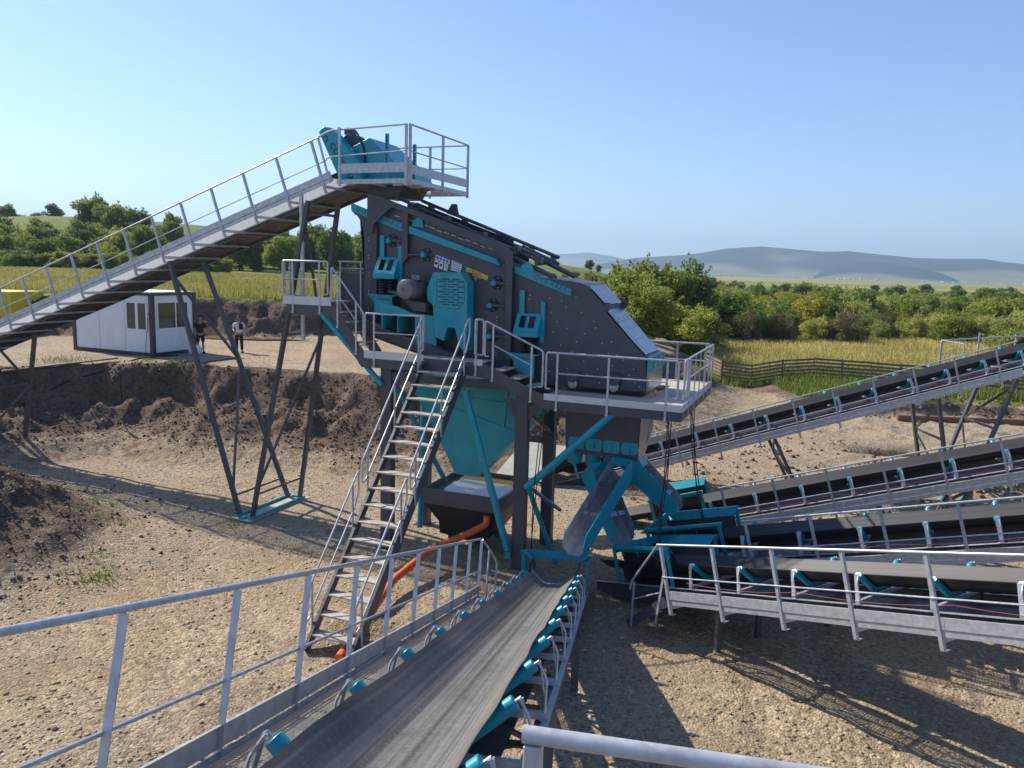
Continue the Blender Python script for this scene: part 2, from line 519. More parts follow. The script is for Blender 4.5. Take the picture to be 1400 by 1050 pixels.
TERR = [(-70, 24), (-30, 27), (-20, 29.6), (-17.2, 31.9), (-14, 32.5), (-12.1, 31.6), (-9.6, 31.2), (-7.4, 30.8), (-5.2, 30.2), (0, 31),
        (4, 36), (8, 44), (10.5, 50), (12.5, 56), (14, 68), (14, 95), (-70, 95)]
FIELD = [(-2000, 30), (-70, 37), (-25, 42.5), (-17.5, 44.6), (-13, 46.2), (-10, 50.2), (-6, 56), (0, 62), (6, 70), (14, 100), (30, 180), (60, 400), (60, 900), (-2000, 900)]
def terrain(X, Y):
    s1 = sdist(X, Y, TERR)
    wob = fbm(X, Y, 2.2, 4, 5) * 0.9 + fbm(X, Y, 0.55, 3, 15) * 0.22
    a = s1 + wob * np.clip(1 - np.abs(s1 + 1.5) / 5, 0, 1)
    h1 = 0.75 * sstep(-5.4, -2.6, a) + 0.75 * sstep(-3.0, -1.2, a) + 1.35 * sstep(-1.25, 0.15, a)
    face = np.clip(1 - np.abs(a + 1.7) / 2.6, 0, 1)
    gul = fbm(X, Y, 1.5, 4, 22)
    h1 = h1 + face * (gul * 0.42 + fbm(X, Y, 0.5, 4, 33) * 0.30)
    fadeR = 1 - 0.55 * sstep(6, 14, X)
    h = h1 * fadeR
    s2 = sdist(X, Y, FIELD)
    w = 2.3 + np.clip(Y - 60, 0, 1e9) * 0.25
    b = s2 + (fbm(X, Y, 1.8, 4, 8) * 0.8) * np.clip(1 - np.abs(s2) / 6, 0, 1)
    k2 = sstep(-0.4, 1, b / w)
    near2 = np.clip(1 - np.abs(b - 1.0) / 2.6, 0, 1) * (Y < 75)
    h = h * (1 - k2) + 4.9 * k2 + near2 * (fbm(X, Y, 1.2, 4, 44) * 0.5 + fbm(X, Y, 0.4, 3, 45) * 0.22)
    # rise of the hill on the left and a low knoll in the middle distance
    h = h + 15.5 * np.exp(-(((X + 165) / 85) ** 2 + ((Y - 275) / 70) ** 2)) + 6.5 * np.exp(-(((X + 70) / 60) ** 2 + ((Y - 270) / 60) ** 2))
    h = h + 5.5 * np.exp(-(((X - 14) / 42) ** 2 + ((Y - 300) / 60) ** 2))
    # step up to the meadow on the right
    st = sstep(40.2, 41.4, Y + fbm(X, Y, 2.0, 3, 61) * 0.7 - np.clip(X - 16.5, -5, 30) * -0.05) * sstep(14.5, 18.5, X)
    h = h + 0.8 * st * (1 - sstep(90, 200, Y))
    # heaps and pits
    def g(cx, cy, sx, sy, amp):
        return amp * np.exp(-(((X - cx) / sx) ** 2 + ((Y - cy) / sy) ** 2))
    heap = g(-14.6, 18.0, 3.1, 3.0, 2.7) + g(16.9, 25.6, 1.5, 1.0, 0.75) + g(19.5, 26.5, 2.0, 1.0, 0.9) + g(11.2, 47, 1.6, 1.2, 0.9) + g(-3.2, 14.4, 0.8, 0.5, 0.35)
    pit = g(16.6, 32.2, 1.7, 0.6, -0.8) + g(17.5, 27.3, 2.0, 0.7, -0.6)
    hf = np.clip(heap / 0.8, 0, 1)
    h = h + heap * (1 + 0.25 * fbm(X, Y, 0.9, 4, 71)) + pit + hf * fbm(X, Y, 0.45, 3, 72) * 0.12
    # roughness of the gravel yard
    def rut(cx, cy, r):
        d_ = np.hypot(X - cx, Y - cy) - r + fbm(X, Y, 2.5, 2, 55) * 0.25
        p_ = np.exp(-((d_ - 0.9) / 0.22) ** 2) + np.exp(-((d_ + 0.9) / 0.22) ** 2)
        q_ = np.exp(-((d_ - 1.3) / 0.16) ** 2) + np.exp(-((d_ + 0.5) / 0.16) ** 2)
        return -0.06 * p_ + 0.03 * q_
    yardm = sstep(0, -3, s1 + 5) * (1 - sstep(34, 40, Y))
    h = h + yardm * (rut(-22, -2, 20.0) + rut(-20, 6, 16.5) * 0.7 + rut(14, 62, 34.0) + rut(30, 10, 25.0) * 0.8)
    near = 1 - sstep(55, 110, np.hypot(X, Y))
    rough = fbm(X, Y, 6, 3, 2) * 0.09 + fbm(X, Y, 1.1, 4, 3) * 0.035
    clod = np.clip(fbm(X, Y, 3.0, 3, 81), 0, 1) * sstep(4, 8, X) * sstep(18, 22, Y) * (1 - sstep(40, 46, Y))
    h = h + near * (rough * (1 - 0.6 * k2) + clod * np.clip(fbm(X, Y, 0.6, 3, 82), 0, 1) * 0.6)
    return h, a, b, k2, face, heap, pit, st, near2
def ground_z(x, y):
    return float(terrain(np.array([[x]], float), np.array([[y]], float))[0][0, 0])

def axis(lo, hi, step, far_lo, far_hi, ratio=1.22):
    a = list(np.arange(lo, hi + 1e-6, step))
    s, x = step, hi
    while x < far_hi:
        s *= ratio
        x += s
        a.append(x)
    s, x = step, lo
    pre = []
    while x > far_lo:
        s *= ratio
        x -= s
        pre.append(x)
    return np.array(pre[::-1] + a)
xs = axis(-30, 30, 0.15, -14000, 14000, 1.13)
ys = axis(3.0, 57, 0.15, -3000, 14000, 1.10)
X, Y = np.meshgrid(xs, ys)
Hh, A_, B_, K2, FACE, HEAP, PIT, ST, NEAR2 = terrain(X, Y)
nx, ny = len(xs), len(ys)
verts = np.stack([X.ravel(), Y.ravel(), Hh.ravel()], 1)
idx = np.arange(nx * ny).reshape(ny, nx)
quads = np.stack([idx[:-1, :-1], idx[:-1, 1:], idx[1:, 1:], idx[1:, :-1]], -1).reshape(-1, 4)
me = bpy.data.meshes.new("ground")
me.vertices.add(len(verts))
me.vertices.foreach_set('co', verts.ravel())
me.loops.add(quads.size)
me.loops.foreach_set('vertex_index', quads.ravel().astype(np.int32))
me.polygons.add(len(quads))
me.polygons.foreach_set('loop_start', np.arange(0, quads.size, 4, dtype=np.int32))
me.polygons.foreach_set('use_smooth', np.ones(len(quads), bool))
me.update()
# masks of what the ground is made of: soil, green, dry
soil = np.clip(0.42 * sstep(-7.0, -4.0, A_ + fbm(X, Y, 4, 3, 19) * 1.5) * (A_ < 0.3) + np.clip(FACE * 1.5, 0, 1) * sstep(-3.9, -2.2, A_) + NEAR2 * 1.4 + np.clip(HEAP / 0.7, 0, 1) * (X < 0) * 0.85 + np.clip(-PIT * 2, 0, 1)
               + np.clip(1 - np.abs(ST - 0.5) * 2, 0, 1) * 0.9 + 0.5 * np.clip(HEAP, 0, 1) * (X > 0), 0, 1)
green = np.clip(sstep(1.2, 2.6, B_ / 1.0) * K2, 0, 1)
green = np.maximum(green, sstep(0.7, 1.0, ST) * 1.0)
rightm = sstep(48.5, 51.5, Y + fbm(X, Y, 3, 2, 90)) * sstep(12.0, 14.5, X)
green = np.maximum(green, rightm)
green = np.maximum(green, sstep(58, 75, Y) * (1 - sstep(-40, -10, -X)) * 1.0)
green = np.maximum(green, sstep(100, 140, np.hypot(X, Y)))
dry = rightm * sstep(52, 56, Y + fbm(X, Y, 6, 3, 91) * 3) * (1 - sstep(95, 130, Y))
dry = np.maximum(dry, (K2 > 0.5) * (0.55 * (fbm(X, Y * 3.0, 22, 3, 92) > 0.05) * (Y > 52) * (1 - sstep(125, 140, Y))))
far = sstep(350, 900, np.hypot(X, Y))
dry = np.maximum(dry, far * np.clip(0.6 + fbm(X, Y * 4, 900, 3, 93), 0, 1))
dat = np.stack([soil, green, dry, np.ones_like(dry)], -1).reshape(-1, 4).astype(np.float32)
at = me.attributes.new("cover", 'FLOAT_COLOR', 'POINT')
at.data.foreach_set('color', dat.ravel())

def mat_ground():
    m = bpy.data.materials.new("gravel_soil_and_fields")
    t, b = nodes(m)
    pos = t.nodes.new("ShaderNodeNewGeometry").outputs["Position"]
    cov = N(t, "ShaderNodeAttribute", attribute_name="cover")
    sp = t.nodes.new("ShaderNodeSeparateColor")
    t.links.new(cov.outputs["Color"], sp.inputs[0])
    # gravel
    g = ramp(t, noise(t, 0.45, 6, 0.65, pos), [(0.30, (0.25, 0.190, 0.122)), (0.5, (0.335, 0.265, 0.175)), (0.72, (0.39, 0.325, 0.225))])
    g = mix(t, ramp(t, noise(t, 0.16, 3, 0.6, pos), [(0.50, (0, 0, 0)), (0.68, (0.55,) * 3)]), g, (0.36, 0.235, 0.135))
    vo = N(t, "ShaderNodeTexVoronoi", i_Scale=9.0)
    t.links.new(pos, vo.inputs["Vector"])
    vo2 = N(t, "ShaderNodeTexVoronoi", i_Scale=24.0)
    t.links.new(pos, vo2.inputs["Vector"])
    sc = t.nodes.new("ShaderNodeSeparateColor")
    t.links.new(vo.outputs["Color"], sc.inputs[0])
    sc2 = t.nodes.new("ShaderNodeSeparateColor")
    t.links.new(vo2.outputs["Color"], sc2.inputs[0])
    g = mix(t, ramp(t, noise(t, 0.12, 5, 0.65, pos), [(0.42, (0, 0, 0)), (0.62, (0.7,) * 3)]), g, (0.29, 0.245, 0.19))
    loose = ramp(t, noise(t, 0.28, 5, 0.7, pos), [(0.38, (0.12,) * 3), (0.62, (0.8,) * 3)])
    g = mix(t, loose, g, ramp(t, sc.outputs[0], [(0.0, (0.62, 0.60, 0.58)), (0.55, (1.02, 1.02, 1.02)), (1.0, (1.42, 1.40, 1.36))]), 'MULTIPLY')
    g = mix(t, 0.75, g, ramp(t, sc2.outputs[0], [(0.0, (0.55, 0.55, 0.56)), (0.5, (1.0, 0.99, 0.98)), (1.0, (1.4, 1.36, 1.3))]), 'MULTIPLY')
    # soil
    s = ramp(t, noise(t, 1.1, 7, 0.7, pos), [(0.28, (0.075, 0.054, 0.042)), (0.5, (0.135, 0.098, 0.073)), (0.66, (0.19, 0.14, 0.10)), (0.85, (0.28, 0.21, 0.15))])
    s = mix(t, 0.6, s, ramp(t, sc.outputs[1], [(0.0, (0.6, 0.6, 0.6)), (1.0, (1.4, 1.35, 1.3))]), 'MULTIPLY')
    # green
    gr = ramp(t, noise(t, 0.25, 6, 0.7, pos), [(0.3, (0.075, 0.115, 0.022)), (0.55, (0.15, 0.185, 0.042)), (0.8, (0.235, 0.235, 0.075))])
    gr = mix(t, 0.7, gr, ramp(t, noise(t, 5.0, 5, 0.75, pos), [(0.3, (0.6, 0.62, 0.6)), (0.7, (1.35, 1.3, 1.3))]), 'MULTIPLY')
    dr = ramp(t, noise(t, 0.3, 6, 0.7, pos), [(0.3, (0.20, 0.19, 0.055)), (0.6, (0.33, 0.275, 0.09)), (0.85, (0.42, 0.34, 0.14))])
    # soft, broken borders between the covers
    jit = N(t, "ShaderNodeMath", operation='MULTIPLY_ADD')
    t.links.new(noise(t, 2.4, 6, 0.75, pos), jit.inputs[0])
    jit.inputs[1].default_value, jit.inputs[2].default_value = 1.5, -0.75
    def edge(sock, lo=0.32, hi=0.62):
        ad = N(t, "ShaderNodeMath", operation='ADD')
        t.links.new(sock, ad.inputs[0])
        t.links.new(jit.outputs[0], ad.inputs[1])
        cl = N(t, "ShaderNodeMapRange", clamp=True)
        cl.inputs[1].default_value, cl.inputs[2].default_value = lo, hi
        t.links.new(ad.outputs[0], cl.inputs[0])
        return cl.outputs[0]
    c = mix(t, edge(sp.outputs[0]), g, s)
    c = mix(t, edge(sp.outputs[1]), c, gr)
    c = mix(t, edge(sp.outputs[2], 0.25, 0.7), c, dr)
    t.links.new(c, b.inputs["Base Color"])
    b.inputs["Roughness"].default_value = 0.92
    b.inputs["Specular IOR Level"].default_value = 0.15
    hsum = N(t, "ShaderNodeMath", operation='MULTIPLY_ADD')
    t.links.new(vo2.outputs["Distance"], hsum.inputs[0])
    hsum.inputs[1].default_value = -0.5
    t.links.new(noise(t, 7, 6, 0.75, pos), hsum.inputs[2])
    h2 = N(t, "ShaderNodeMath", operation='MULTIPLY_ADD')
    t.links.new(vo.outputs["Distance"], h2.inputs[0])
    lm = N(t, "ShaderNodeMath", operation='MULTIPLY')
    t.links.new(loose, lm.inputs[0])
    lm.inputs[1].default_value = -0.7
    t.links.new(lm.outputs[0], h2.inputs[1])
    t.links.new(hsum.outputs[0], h2.inputs[2])
    bump(t, b, h2.outputs[0], 0.9, 0.05)
    return m
me.materials.append(mat_ground())
ground = bpy.data.objects.new("ground", me)
COL.objects.link(ground)
structure(ground)

# ------------------------------------------------------------------ conveyors
def conv_matrix(p0, az, inc):
    a, i = R(az), R(inc)
    Xv = Vector((math.cos(a) * math.cos(i), math.sin(a) * math.cos(i), math.sin(i)))
    Yv = Vector((-math.sin(a), math.cos(a), 0))
    Zv = Xv.cross(Yv)
    return Matrix(((Xv.x, Yv.x, Zv.x, p0[0]), (Xv.y, Yv.y, Zv.y, p0[1]), (Xv.z, Yv.z, Zv.z, p0[2]), (0, 0, 0, 1)))

def base_for(point, local, az, inc):
    m = conv_matrix((0, 0, 0), az, inc)
    return tuple(Vector(point) - m @ Vector(local))

def xfm(mb, mat):
    mb.v = [tuple(mat @ Vector(p)) for p in mb.v]
    return mb

IDLER = {}
def conveyor(name, label, p0, az, inc, x0, x1, xr0, xr1, zb=0.53, idlers=(0, 1, 1.2), wave=0.0, ry=-1.35, walk=True, arms_full=False,
             hopper=None, cord=True, post_sp=1.3, idler_first=0.0, bdep=0.32, rub='belt_clean'):
    beam = zb - 0.45
    Mx = conv_matrix(p0, az, inc)
    root = thing(name, label, "conveyor", Mx)
    # carrying belt: troughed strip
    ysec = [-0.465, -0.41, -0.32, -0.23, -0.17, -0.08, 0, 0.08, 0.17, 0.23, 0.32, 0.41, 0.465]
    def zsec(y):
        e = max(0.0, abs(y) - 0.19)
        return zb - 0.231 + e * 0.84
    nxs = int((x1 - x0) / 0.15)
    vs, fs = [], []
    k = len(ysec)
    for i in range(nxs + 1):
        x = x0 + (x1 - x0) * i / nxs
        for j, y in enumerate(ysec):
            ww = wave * max(0, abs(y) - 0.3) / 0.165
            dz = ww * (0.35 + mnoise.noise(Vector((x * 1.5, 3.1 if y > 0 else 9.7, 0))))
            dy = ww * 0.8 * mnoise.noise(Vector((x * 1.1, 5.3 if y > 0 else 1.7, 2))) * (1 if y > 0 else -1)
            vs.append((x, y + dy, zsec(y) + dz))
    for x_, z_ in ((0, -0.014),):
        n0 = len(vs)
        vs += [(a, b, c + z_) for a, b, c in vs[:n0]]
    for i in range(nxs):
        for j in range(k - 1):
            a = i * k + j
            fs.append((a, a + k, a + k + 1, a + 1))
            fs.append((a + n0, a + 1 + n0, a + k + 1 + n0, a + k + n0))
        for j in (0, k - 1):
            a = i * k + j
            fs.append((a, a + n0, a + k + n0, a + k))
    b = MB()
    b.add(vs, fs)
    part('belt', b, rub, root)
    part('return_belt', MB().box(x0, x1, -0.45, 0.45, -0.06, -0.045), 'black', root)
    for s in (-1, 1):
        b = MB()
        b.box(x0, x1, s * 0.66 - 0.004, s * 0.66 + 0.004, beam - bdep, beam - 0.012)
        b.box(x0, x1, s * 0.66 - (0.055 if s > 0 else 0.012), s * 0.66 + (0.012 if s > 0 else 0.055), beam - 0.012, beam)
        b.box(x0, x1, s * 0.66 - (0.055 if s > 0 else 0.008), s * 0.66 + (0.008 if s > 0 else 0.055), beam - bdep - 0.012, beam - bdep)
        for i in range(int((x1 - x0) / 2.4)):
            xx = x0 + 0.6 + i * 2.4
            b.box(xx, xx + 0.012, s * 0.66 - (0.05 if s > 0 else -0.004), s * 0.66 + (-0.004 if s > 0 else 0.05), beam - bdep + 0.002, beam - 0.014)
        part('side_beam', b, 'dark', root)
    b = MB().box(x0, x1, -0.725, -0.665, beam + 0.002, beam + 0.012)
    part('galvanised_flange', b.box(x0, x1, 0.665, 0.725, beam + 0.002, beam + 0.012), 'galv', root)
    b = MB()
    for i in range(int((x1 - x0) / 1.3)):
        b.bar((x0 + 0.3 + i * 1.3, -0.65, beam - bdep + 0.04), (x0 + 0.3 + i * 1.3, 0.65, beam - bdep + 0.04), 0.06, 0.05, (1, 0, 0))
        b.bar((x0 + 0.3 + i * 1.3, -0.56 if i % 2 else 0.56, beam - bdep + 0.08), (x0 + 1.6 + i * 1.3, 0.56 if i % 2 else -0.56, beam - bdep + 0.08), 0.04, 0.04, (0, 0, 1))
    part('cross_brace', b, 'dark', root)
    # idler stations
    i0, i1, sp = idlers
    first = None
    for i in range(i0, i1):
        x = idler_first + i * sp
        if first is None:
            zc = zb - 0.231 - 0.014 - 0.057
            b = MB()
            b.bar((0, -0.72, beam + 0.045), (0, 0.72, beam + 0.045), 0.07, 0.06, (1, 0, 0))
            for s in (-1, 1):
                b.box(-0.06, 0.06, s * 0.69 - 0.04, s * 0.69 + 0.04, beam + 0.012, beam + 0.022)
                b.tube([(0.035, s * 0.685, beam + 0.07), (0.035, s * 0.690, zc + 0.20), (0.035, s * 0.605, zc + 0.335)], 0.013, 6, 0.05)
                b.bar((0.02, s * 0.205, beam + 0.07), (0.02, s * 0.20, zc + 0.03), 0.03, 0.012, (0, 1, 0))
                # flat outer bracket
                b.quad((-0.035, s * 0.71, beam + 0.03), (0.035, s * 0.71, beam + 0.03), (0.03, s * 0.625, zc + 0.335), (-0.03, s * 0.625, zc + 0.335), 0.007)
                b.tube([(0, s * 0.565, zc + 0.296), (0, s * 0.615, zc + 0.337)], 0.014, 6)
            first = part('idler_station', b, 'galv', root)
            r1 = part('roller', MB().lathe((0, -0.185, zc), (0, 1, 0), [(0, 0.05), (0.006, 0.057), (0.364, 0.057), (0.37, 0.05)], 14), 'teal', first)
            for s in (-1, 1):
                a = Vector((0, s * 0.222, zc + 0.008))
                d = Vector((0, s * 0.766, 0.643)).normalized()
                part('roller', MB().lathe(a, d, [(0, 0.05), (0.006, 0.057), (0.454, 0.057), (0.46, 0.05)], 14), 'teal', first)
            first.location = (x, 0, 0)
        else:
            c = copy_part(first, root)
            c.location = (x, 0, 0)
    # walkway with railing
    if walk:
        part('walkway_plate', MB().box(xr0, x1 if xr1 is None else xr1, ry + 0.05, -0.76, -0.004, 0.0), 'grate', root)
        b = MB()
        b.box(xr0, xr1, ry + 0.02, ry + 0.028, -0.075, 0.02)
        b.box(xr0, xr1, ry + 0.0281, ry + 0.06, -0.02, -0.006)
        b.box(xr0, xr1, -0.76, -0.754, -0.03, 0.035)
        part('walkway_edge', b, 'galv', root)
        tb = MB()
        n = max(1, int((xr1 - xr0) / (post_sp * 2)))
        for i in range(n):
            a0, a1 = xr0 + (xr1 - xr0) * i / n + 0.004, xr0 + (xr1 - xr0) * (i + 1) / n - 0.004
            tb.box(a0, a1, ry + 0.006, ry + 0.012, 0.03, 0.19)
            tb.box(a0, a1, ry + 0.0121, ry + 0.03, 0.184, 0.19)
        part('toe_board', tb, 'galv', root)
        part('top_rail', MB().tube([(xr0 - 0.02, ry, 1.08), (xr1, ry, 1.08)], 0.0225, 10), 'galv', root)
        part('mid_rail', MB().tube([(xr0, ry - 0.012, 0.46), (xr1, ry - 0.012, 0.46)], 0.014, 8), 'galv', root)
        fp = fa = None
        npost = int((xr1 - xr0) / post_sp) + 1
        for i in range(npost):
            x = xr0 + 0.05 + i * post_sp
            if fp is None:
                b = MB()
                b.bar((0, ry - 0.005, -0.26), (0, ry - 0.005, 1.06), 0.055, 0.007, (1, 0, 0))
                b.bar((0.0275, ry + 0.022, -0.26), (0.0275, ry + 0.022, 1.06), 0.007, 0.048, (1, 0, 0))
                b.box(-0.03, 0.055, ry + 0.0, ry + 0.12, -0.27, -0.262)
                fp = part('railing_post', b, 'galv', root)
                fp.location = (x, 0, 0)
                b = MB()
                yend = 0.62 if arms_full else -0.67
                b.box(-0.03, 0.03, ry + 0.03, yend, -0.086, -0.08)
                b.prism([(ry + 0.03, -0.0801), (ry + 0.03, -0.16), (yend, -0.13 if arms_full else -0.20), (yend, -0.0801)], 0.024, 0.03, 'yz')
                fa = part('walkway_arm', b, 'galv', root)
                fa.location = (x, 0, 0)
            else:
                copy_part(fp, root).location = (x, 0, 0)
                copy_part(fa, root).location = (x, 0, 0)
    if cord:
        pts = []
        xx = xr0
        while xx < xr1:
            for q in range(6):
                u = q / 6
                if xx + u * post_sp * 2 > xr1:
                    break
                pts.append((xx + u * post_sp * 2, -0.75, 0.22 - 0.07 * 4 * u * (1 - u)))
            xx += post_sp * 2
        part('pull_cord', MB().tube(pts, 0.005, 5), 'red', root)
    if hopper:
        hx0, hx1, hz0, hz1, legs = hopper
        k = MB()
        b = MB()
        zm = hz1 - 0.16
        for s in (-1, 1):
            k.quad((hx0, s * 0.47, hz0 - 0.05), (hx1, s * 0.47, hz0 - 0.05), (hx1, s * 0.53, zm), (hx0, s * 0.53, zm), 0.008)
            b.quad((hx0, s * 0.53, zm + 0.002), (hx1, s * 0.53, zm + 0.002), (hx1 + 0.06, s * 0.70, hz1), (hx0 - 0.06, s * 0.70, hz1), 0.008)
            b.box(hx0 - 0.07, hx1 + 0.07, s * 0.735 - 0.035, s * 0.735 + 0.035, hz1, hz1 + 0.012)
            b.box(hx0 - 0.07, hx1 + 0.07, s * 0.77 - 0.004, s * 0.77 + 0.004, hz1 - 0.05, hz1 - 0.001)
            for q in range(4):
                xx = hx0 + 0.1 + (hx1 - hx0 - 0.2) * q / 3
                b.quad((xx, s * 0.54, zm), (xx, s * 0.54, zm - 0.1), (xx, s * 0.58, zm - 0.05), (xx, s * 0.70, hz1 - 0.02), 0.008)
        part('hopper_skirt', k, 'black', root)
        b.box(hx0 - 0.012, hx0 - 0.004, -0.69, 0.69, zm, hz1 + 0.02)
        b.box(hx0 - 0.07, hx0 - 0.0125, -0.72, 0.72, hz1 - 0.002, hz1 + 0.01)
        part('feed_hopper', b, 'teal', root)
        if legs:
            for s in (-1, 1):
                for xx in (hx0, hx1):
                    b = MB()
                    b.bar((xx, s * 0.70, beam + 0.012), (xx, s * 0.74, hz1), 0.09, 0.012, (1, 0, 0))
                    b.bar((xx, s * 0.70 - s * 0.03, beam + 0.012), (xx, s * 0.74 - s * 0.03, hz1 - 0.003), 0.012, 0.05, (1, 0, 0))
                    part('hopper_leg', b, 'teal', root)
    return root, Mx

def to_local(Mx, az, a, y, z):
    """yaw-frame point (a metres along the ground track from the conveyor's base, y across, z above ground) in conveyor space"""
    o = Mx.translation
    aa = R(az)
    w = Vector((o.x + math.cos(aa) * a - math.sin(aa) * y, o.y + math.sin(aa) * a + math.cos(aa) * y, z))
    return Mx.inverted() @ w

def vtrestle(root, Mx, az, inc, af, xl, xr, y0, y1, zund=-0.1, ytop=None, foot_z=0.0, thick=0.13, plate=True, left=True, right=True):
    """V trestle: two leg frames from one foot spreading to the conveyor at xl and xr (conveyor coordinates)"""
    L = lambda a, y, z: to_local(Mx, az, a, y, z)
    for which, xt, da in (('l', xl, -0.22), ('r', xr, 0.22)):
        if (which == 'l' and not left) or (which == 'r' and not right):
            continue
        f0, f1 = L(af + da, y0, foot_z + 0.03), L(af + da, y1, foot_z + 0.03)
        t0, t1 = Vector((xt, y0, zund)), Vector((xt, y1 if ytop is None else ytop, zund))
        for p, q in ((f0, t0), (f1, t1)):
            part('trestle_leg', MB().bar(p, q, thick, thick * 0.75, (0, 1, 0)), 'dark', root)
        b = MB()
        lp = lambda s, u: (f0.lerp(t0, u) if s == 0 else f1.lerp(t1, u))
        for u in (0.08, 0.60, 0.965):
            b.bar(lp(0, u) + Vector((0.02, 0, 0)), lp(1, u) + Vector((0.02, 0, 0)), 0.07, 0.05, (1, 0, 0))
        b.bar(lp(0, 0.94), lp(1, 0.60), 0.05, 0.075, (1, 0, 0))
        b.bar(lp(1, 0.58), lp(0, 0.10), 0.05, 0.06, (1, 0, 0))
        part('trestle_brace', b, 'dark', root)
    if plate:
        b = MB()
        h0 = Vector((0, 0, 0))
        q = [L(af + dx, yy, foot_z + 0.05) for dx, yy in ((-0.27, y0 - 0.12), (0.27, y0 - 0.12), (0.27, y1 + 0.12), (-0.27, y1 + 0.12))]
        for m_, n_ in ((0, 3), (1, 2)):
            b.bar(q[m_], q[n_], 0.16, 0.06, (1, 0, 0))
        for m_, n_ in ((0, 1), (3, 2)):
            b.bar(q[m_].lerp(q[n_], 0.32), q[m_].lerp(q[n_], 0.68), 0.16, 0.058, (0, 1, 0))
        k = MB()
        c = [L(af + dx, yy, foot_z + 0.012) for dx, yy in ((-0.38, y0 - 0.3), (0.42, y0 - 0.3), (0.42, y1 + 0.3), (-0.38, y1 + 0.3))]
        k.quad(c[0], c[1], c[2], c[3], 0.012)
        part('base_board', k, 'tread', root)
        part('base_plate', b, 'teal2', root)

# plant frame: x along the screen (to the right and nearer), y across (away), z up
PL = Matrix.Translation((0.232, 17.608, 0)) @ Matrix.Rotation(R(-22), 4, 'Z')

# plant frame: x along the screen (to the right and nearer), y across (away), z up
PL = Matrix.Translation((0.232, 17.608, 0)) @ Matrix.Rotation(R(-22), 4, 'Z')

# ---- near conveyor, climbing towards the photographer
NAZ, NI = -98.0, 17.7
np0 = base_for((1.0, 15.53, 0.86), (0, 0, 0.43), NAZ, NI)
near, NM = conveyor("belt_conveyor", "wide dusty belt conveyor in the foreground climbing towards the viewer", np0, NAZ, NI,
                    -1.1, 15.4, 1.52, 15.3, zb=0.43, idlers=(0, 11, 1.33), wave=0.028, ry=-1.35, cord=False,
                    hopper=(-1.05, -0.35, 0.46, 0.80, True), idler_first=0.55, post_sp=1.25, rub='belt')
vtrestle(near, NM, NAZ, NI, 9.8, 9.0, 12.0, -0.66, 0.66, zund=-0.36, plate=True)
vtrestle(near, NM, NAZ, NI, 3.2, 3.0, 4.5, -0.66, 0.66, zund=-0.36, plate=False, right=False)
# gate at the foot of the walkway
part('end_gate', MB().tube([(1.50, -1.33, 1.06), (1.27, -1.20, 0.86), (1.05, -1.08, 0.62), (1.05, -1.08, -0.3)], 0.02, 8, 0.08).tube([(1.28, -1.22, 0.86), (1.28, -1.22, -0.3)], 0.02, 8), 'galv', near)

# ---- four conveyors fanning out to the right
def conv_right(label, pt, az, inc, x0, x1, xr0, xr1, hop, n, ifirst, **kw):
    b = base_for(pt, (0, -1.35, 1.08), az, inc)
    r, m = conveyor("belt_conveyor", label, b, az, inc, x0, x1, xr0, xr1, zb=0.53, idlers=(0, n, 1.2), idler_first=ifirst, hopper=hop, **kw)
    r['group'] = "conveyors fanning out to the right"
    return r, m
c1, C1M = conv_right("rearmost conveyor at the right, rising just in front of the wooden fence", (6.81, 24.6, 2.63), -2.0, 16.8, -6.9, 14.0, -4.2, 9.55, (-6.6, -5.0, 0.57, 0.93, True), 15, -4.4)  # its tail hopper is added to cast shade on the ground behind the columns
c2, C2M = conv_right("second conveyor from the back at the right, whole belt seen above bare ground", (7.12, 18.97, 2.22), -16.5, 17.0, -4.9, 13.0, -1.8, 12.6, (-3.75, -2.35, 0.57, 0.93, True), 12, -2.2)
c3, C3M = conv_right("third conveyor from the back, partly hidden by the front right one's railing", (6.91, 14.26, 2.81), -30.0, 16.0, -5.7, 11.0, -2.45, 10.6, (-4.85, -3.15, 0.57, 0.93, True), 10, -2.75)
c4, C4M = conv_right("front right conveyor with bright toe boards and a small access step", (3.62, 13.33, 2.34), -55.5, 16.7, -4.2, 10.0, -1.28, 9.4, (-3.35, -1.72, 0.57, 0.90, True), 9, -1.22)
vtrestle(c1, C1M, -2.0, 16.8, 7.6, 6.9, 9.4, -1.2, 0.7, zund=-0.15)
vtrestle(c1, C1M, -2.0, 16.8, 2.9, 1.7, 3.3, -0.5, 0.6, zund=-0.15, plate=False, right=False)
vtrestle(c2, C2M, -16.5, 17.0, 3.0, 1.9, 4.1, -0.66, 0.66, zund=-0.15)
vtrestle(c2, C2M, -16.5, 17.0, 9.6, 8.4, 11.2, -0.66, 0.66, zund=-0.15)
vtrestle(c3, C3M, -30.0, 16.0, 5.0, 4.0, 6.4, -0.66, 0.66, zund=-0.15)
vtrestle(c4, C4M, -55.5, 16.7, 5.6, 5.0, 7.2, -0.66, 0.66, zund=-0.15)
for r_, m_, az_, xx in ((c2, C2M, -16.5, -3.6), (c3, C3M, -30.0, -4.9), (c4, C4M, -55.5, -3.7), (c3, C3M, -30.0, -1.0), (c4, C4M, -55.5, -0.6)):
    b = MB()
    for s in (-0.6, 0.6):
        top = m_ @ Vector((xx, s, -0.12))
        if top.z > 0.1:
            b.bar((xx, s, -0.12), m_.inverted() @ Vector((top.x, top.y, -0.02)), 0.12, 0.08, (0, 1, 0))
    if b.v:
        split_part('tail_support', b, 'dark', r_)
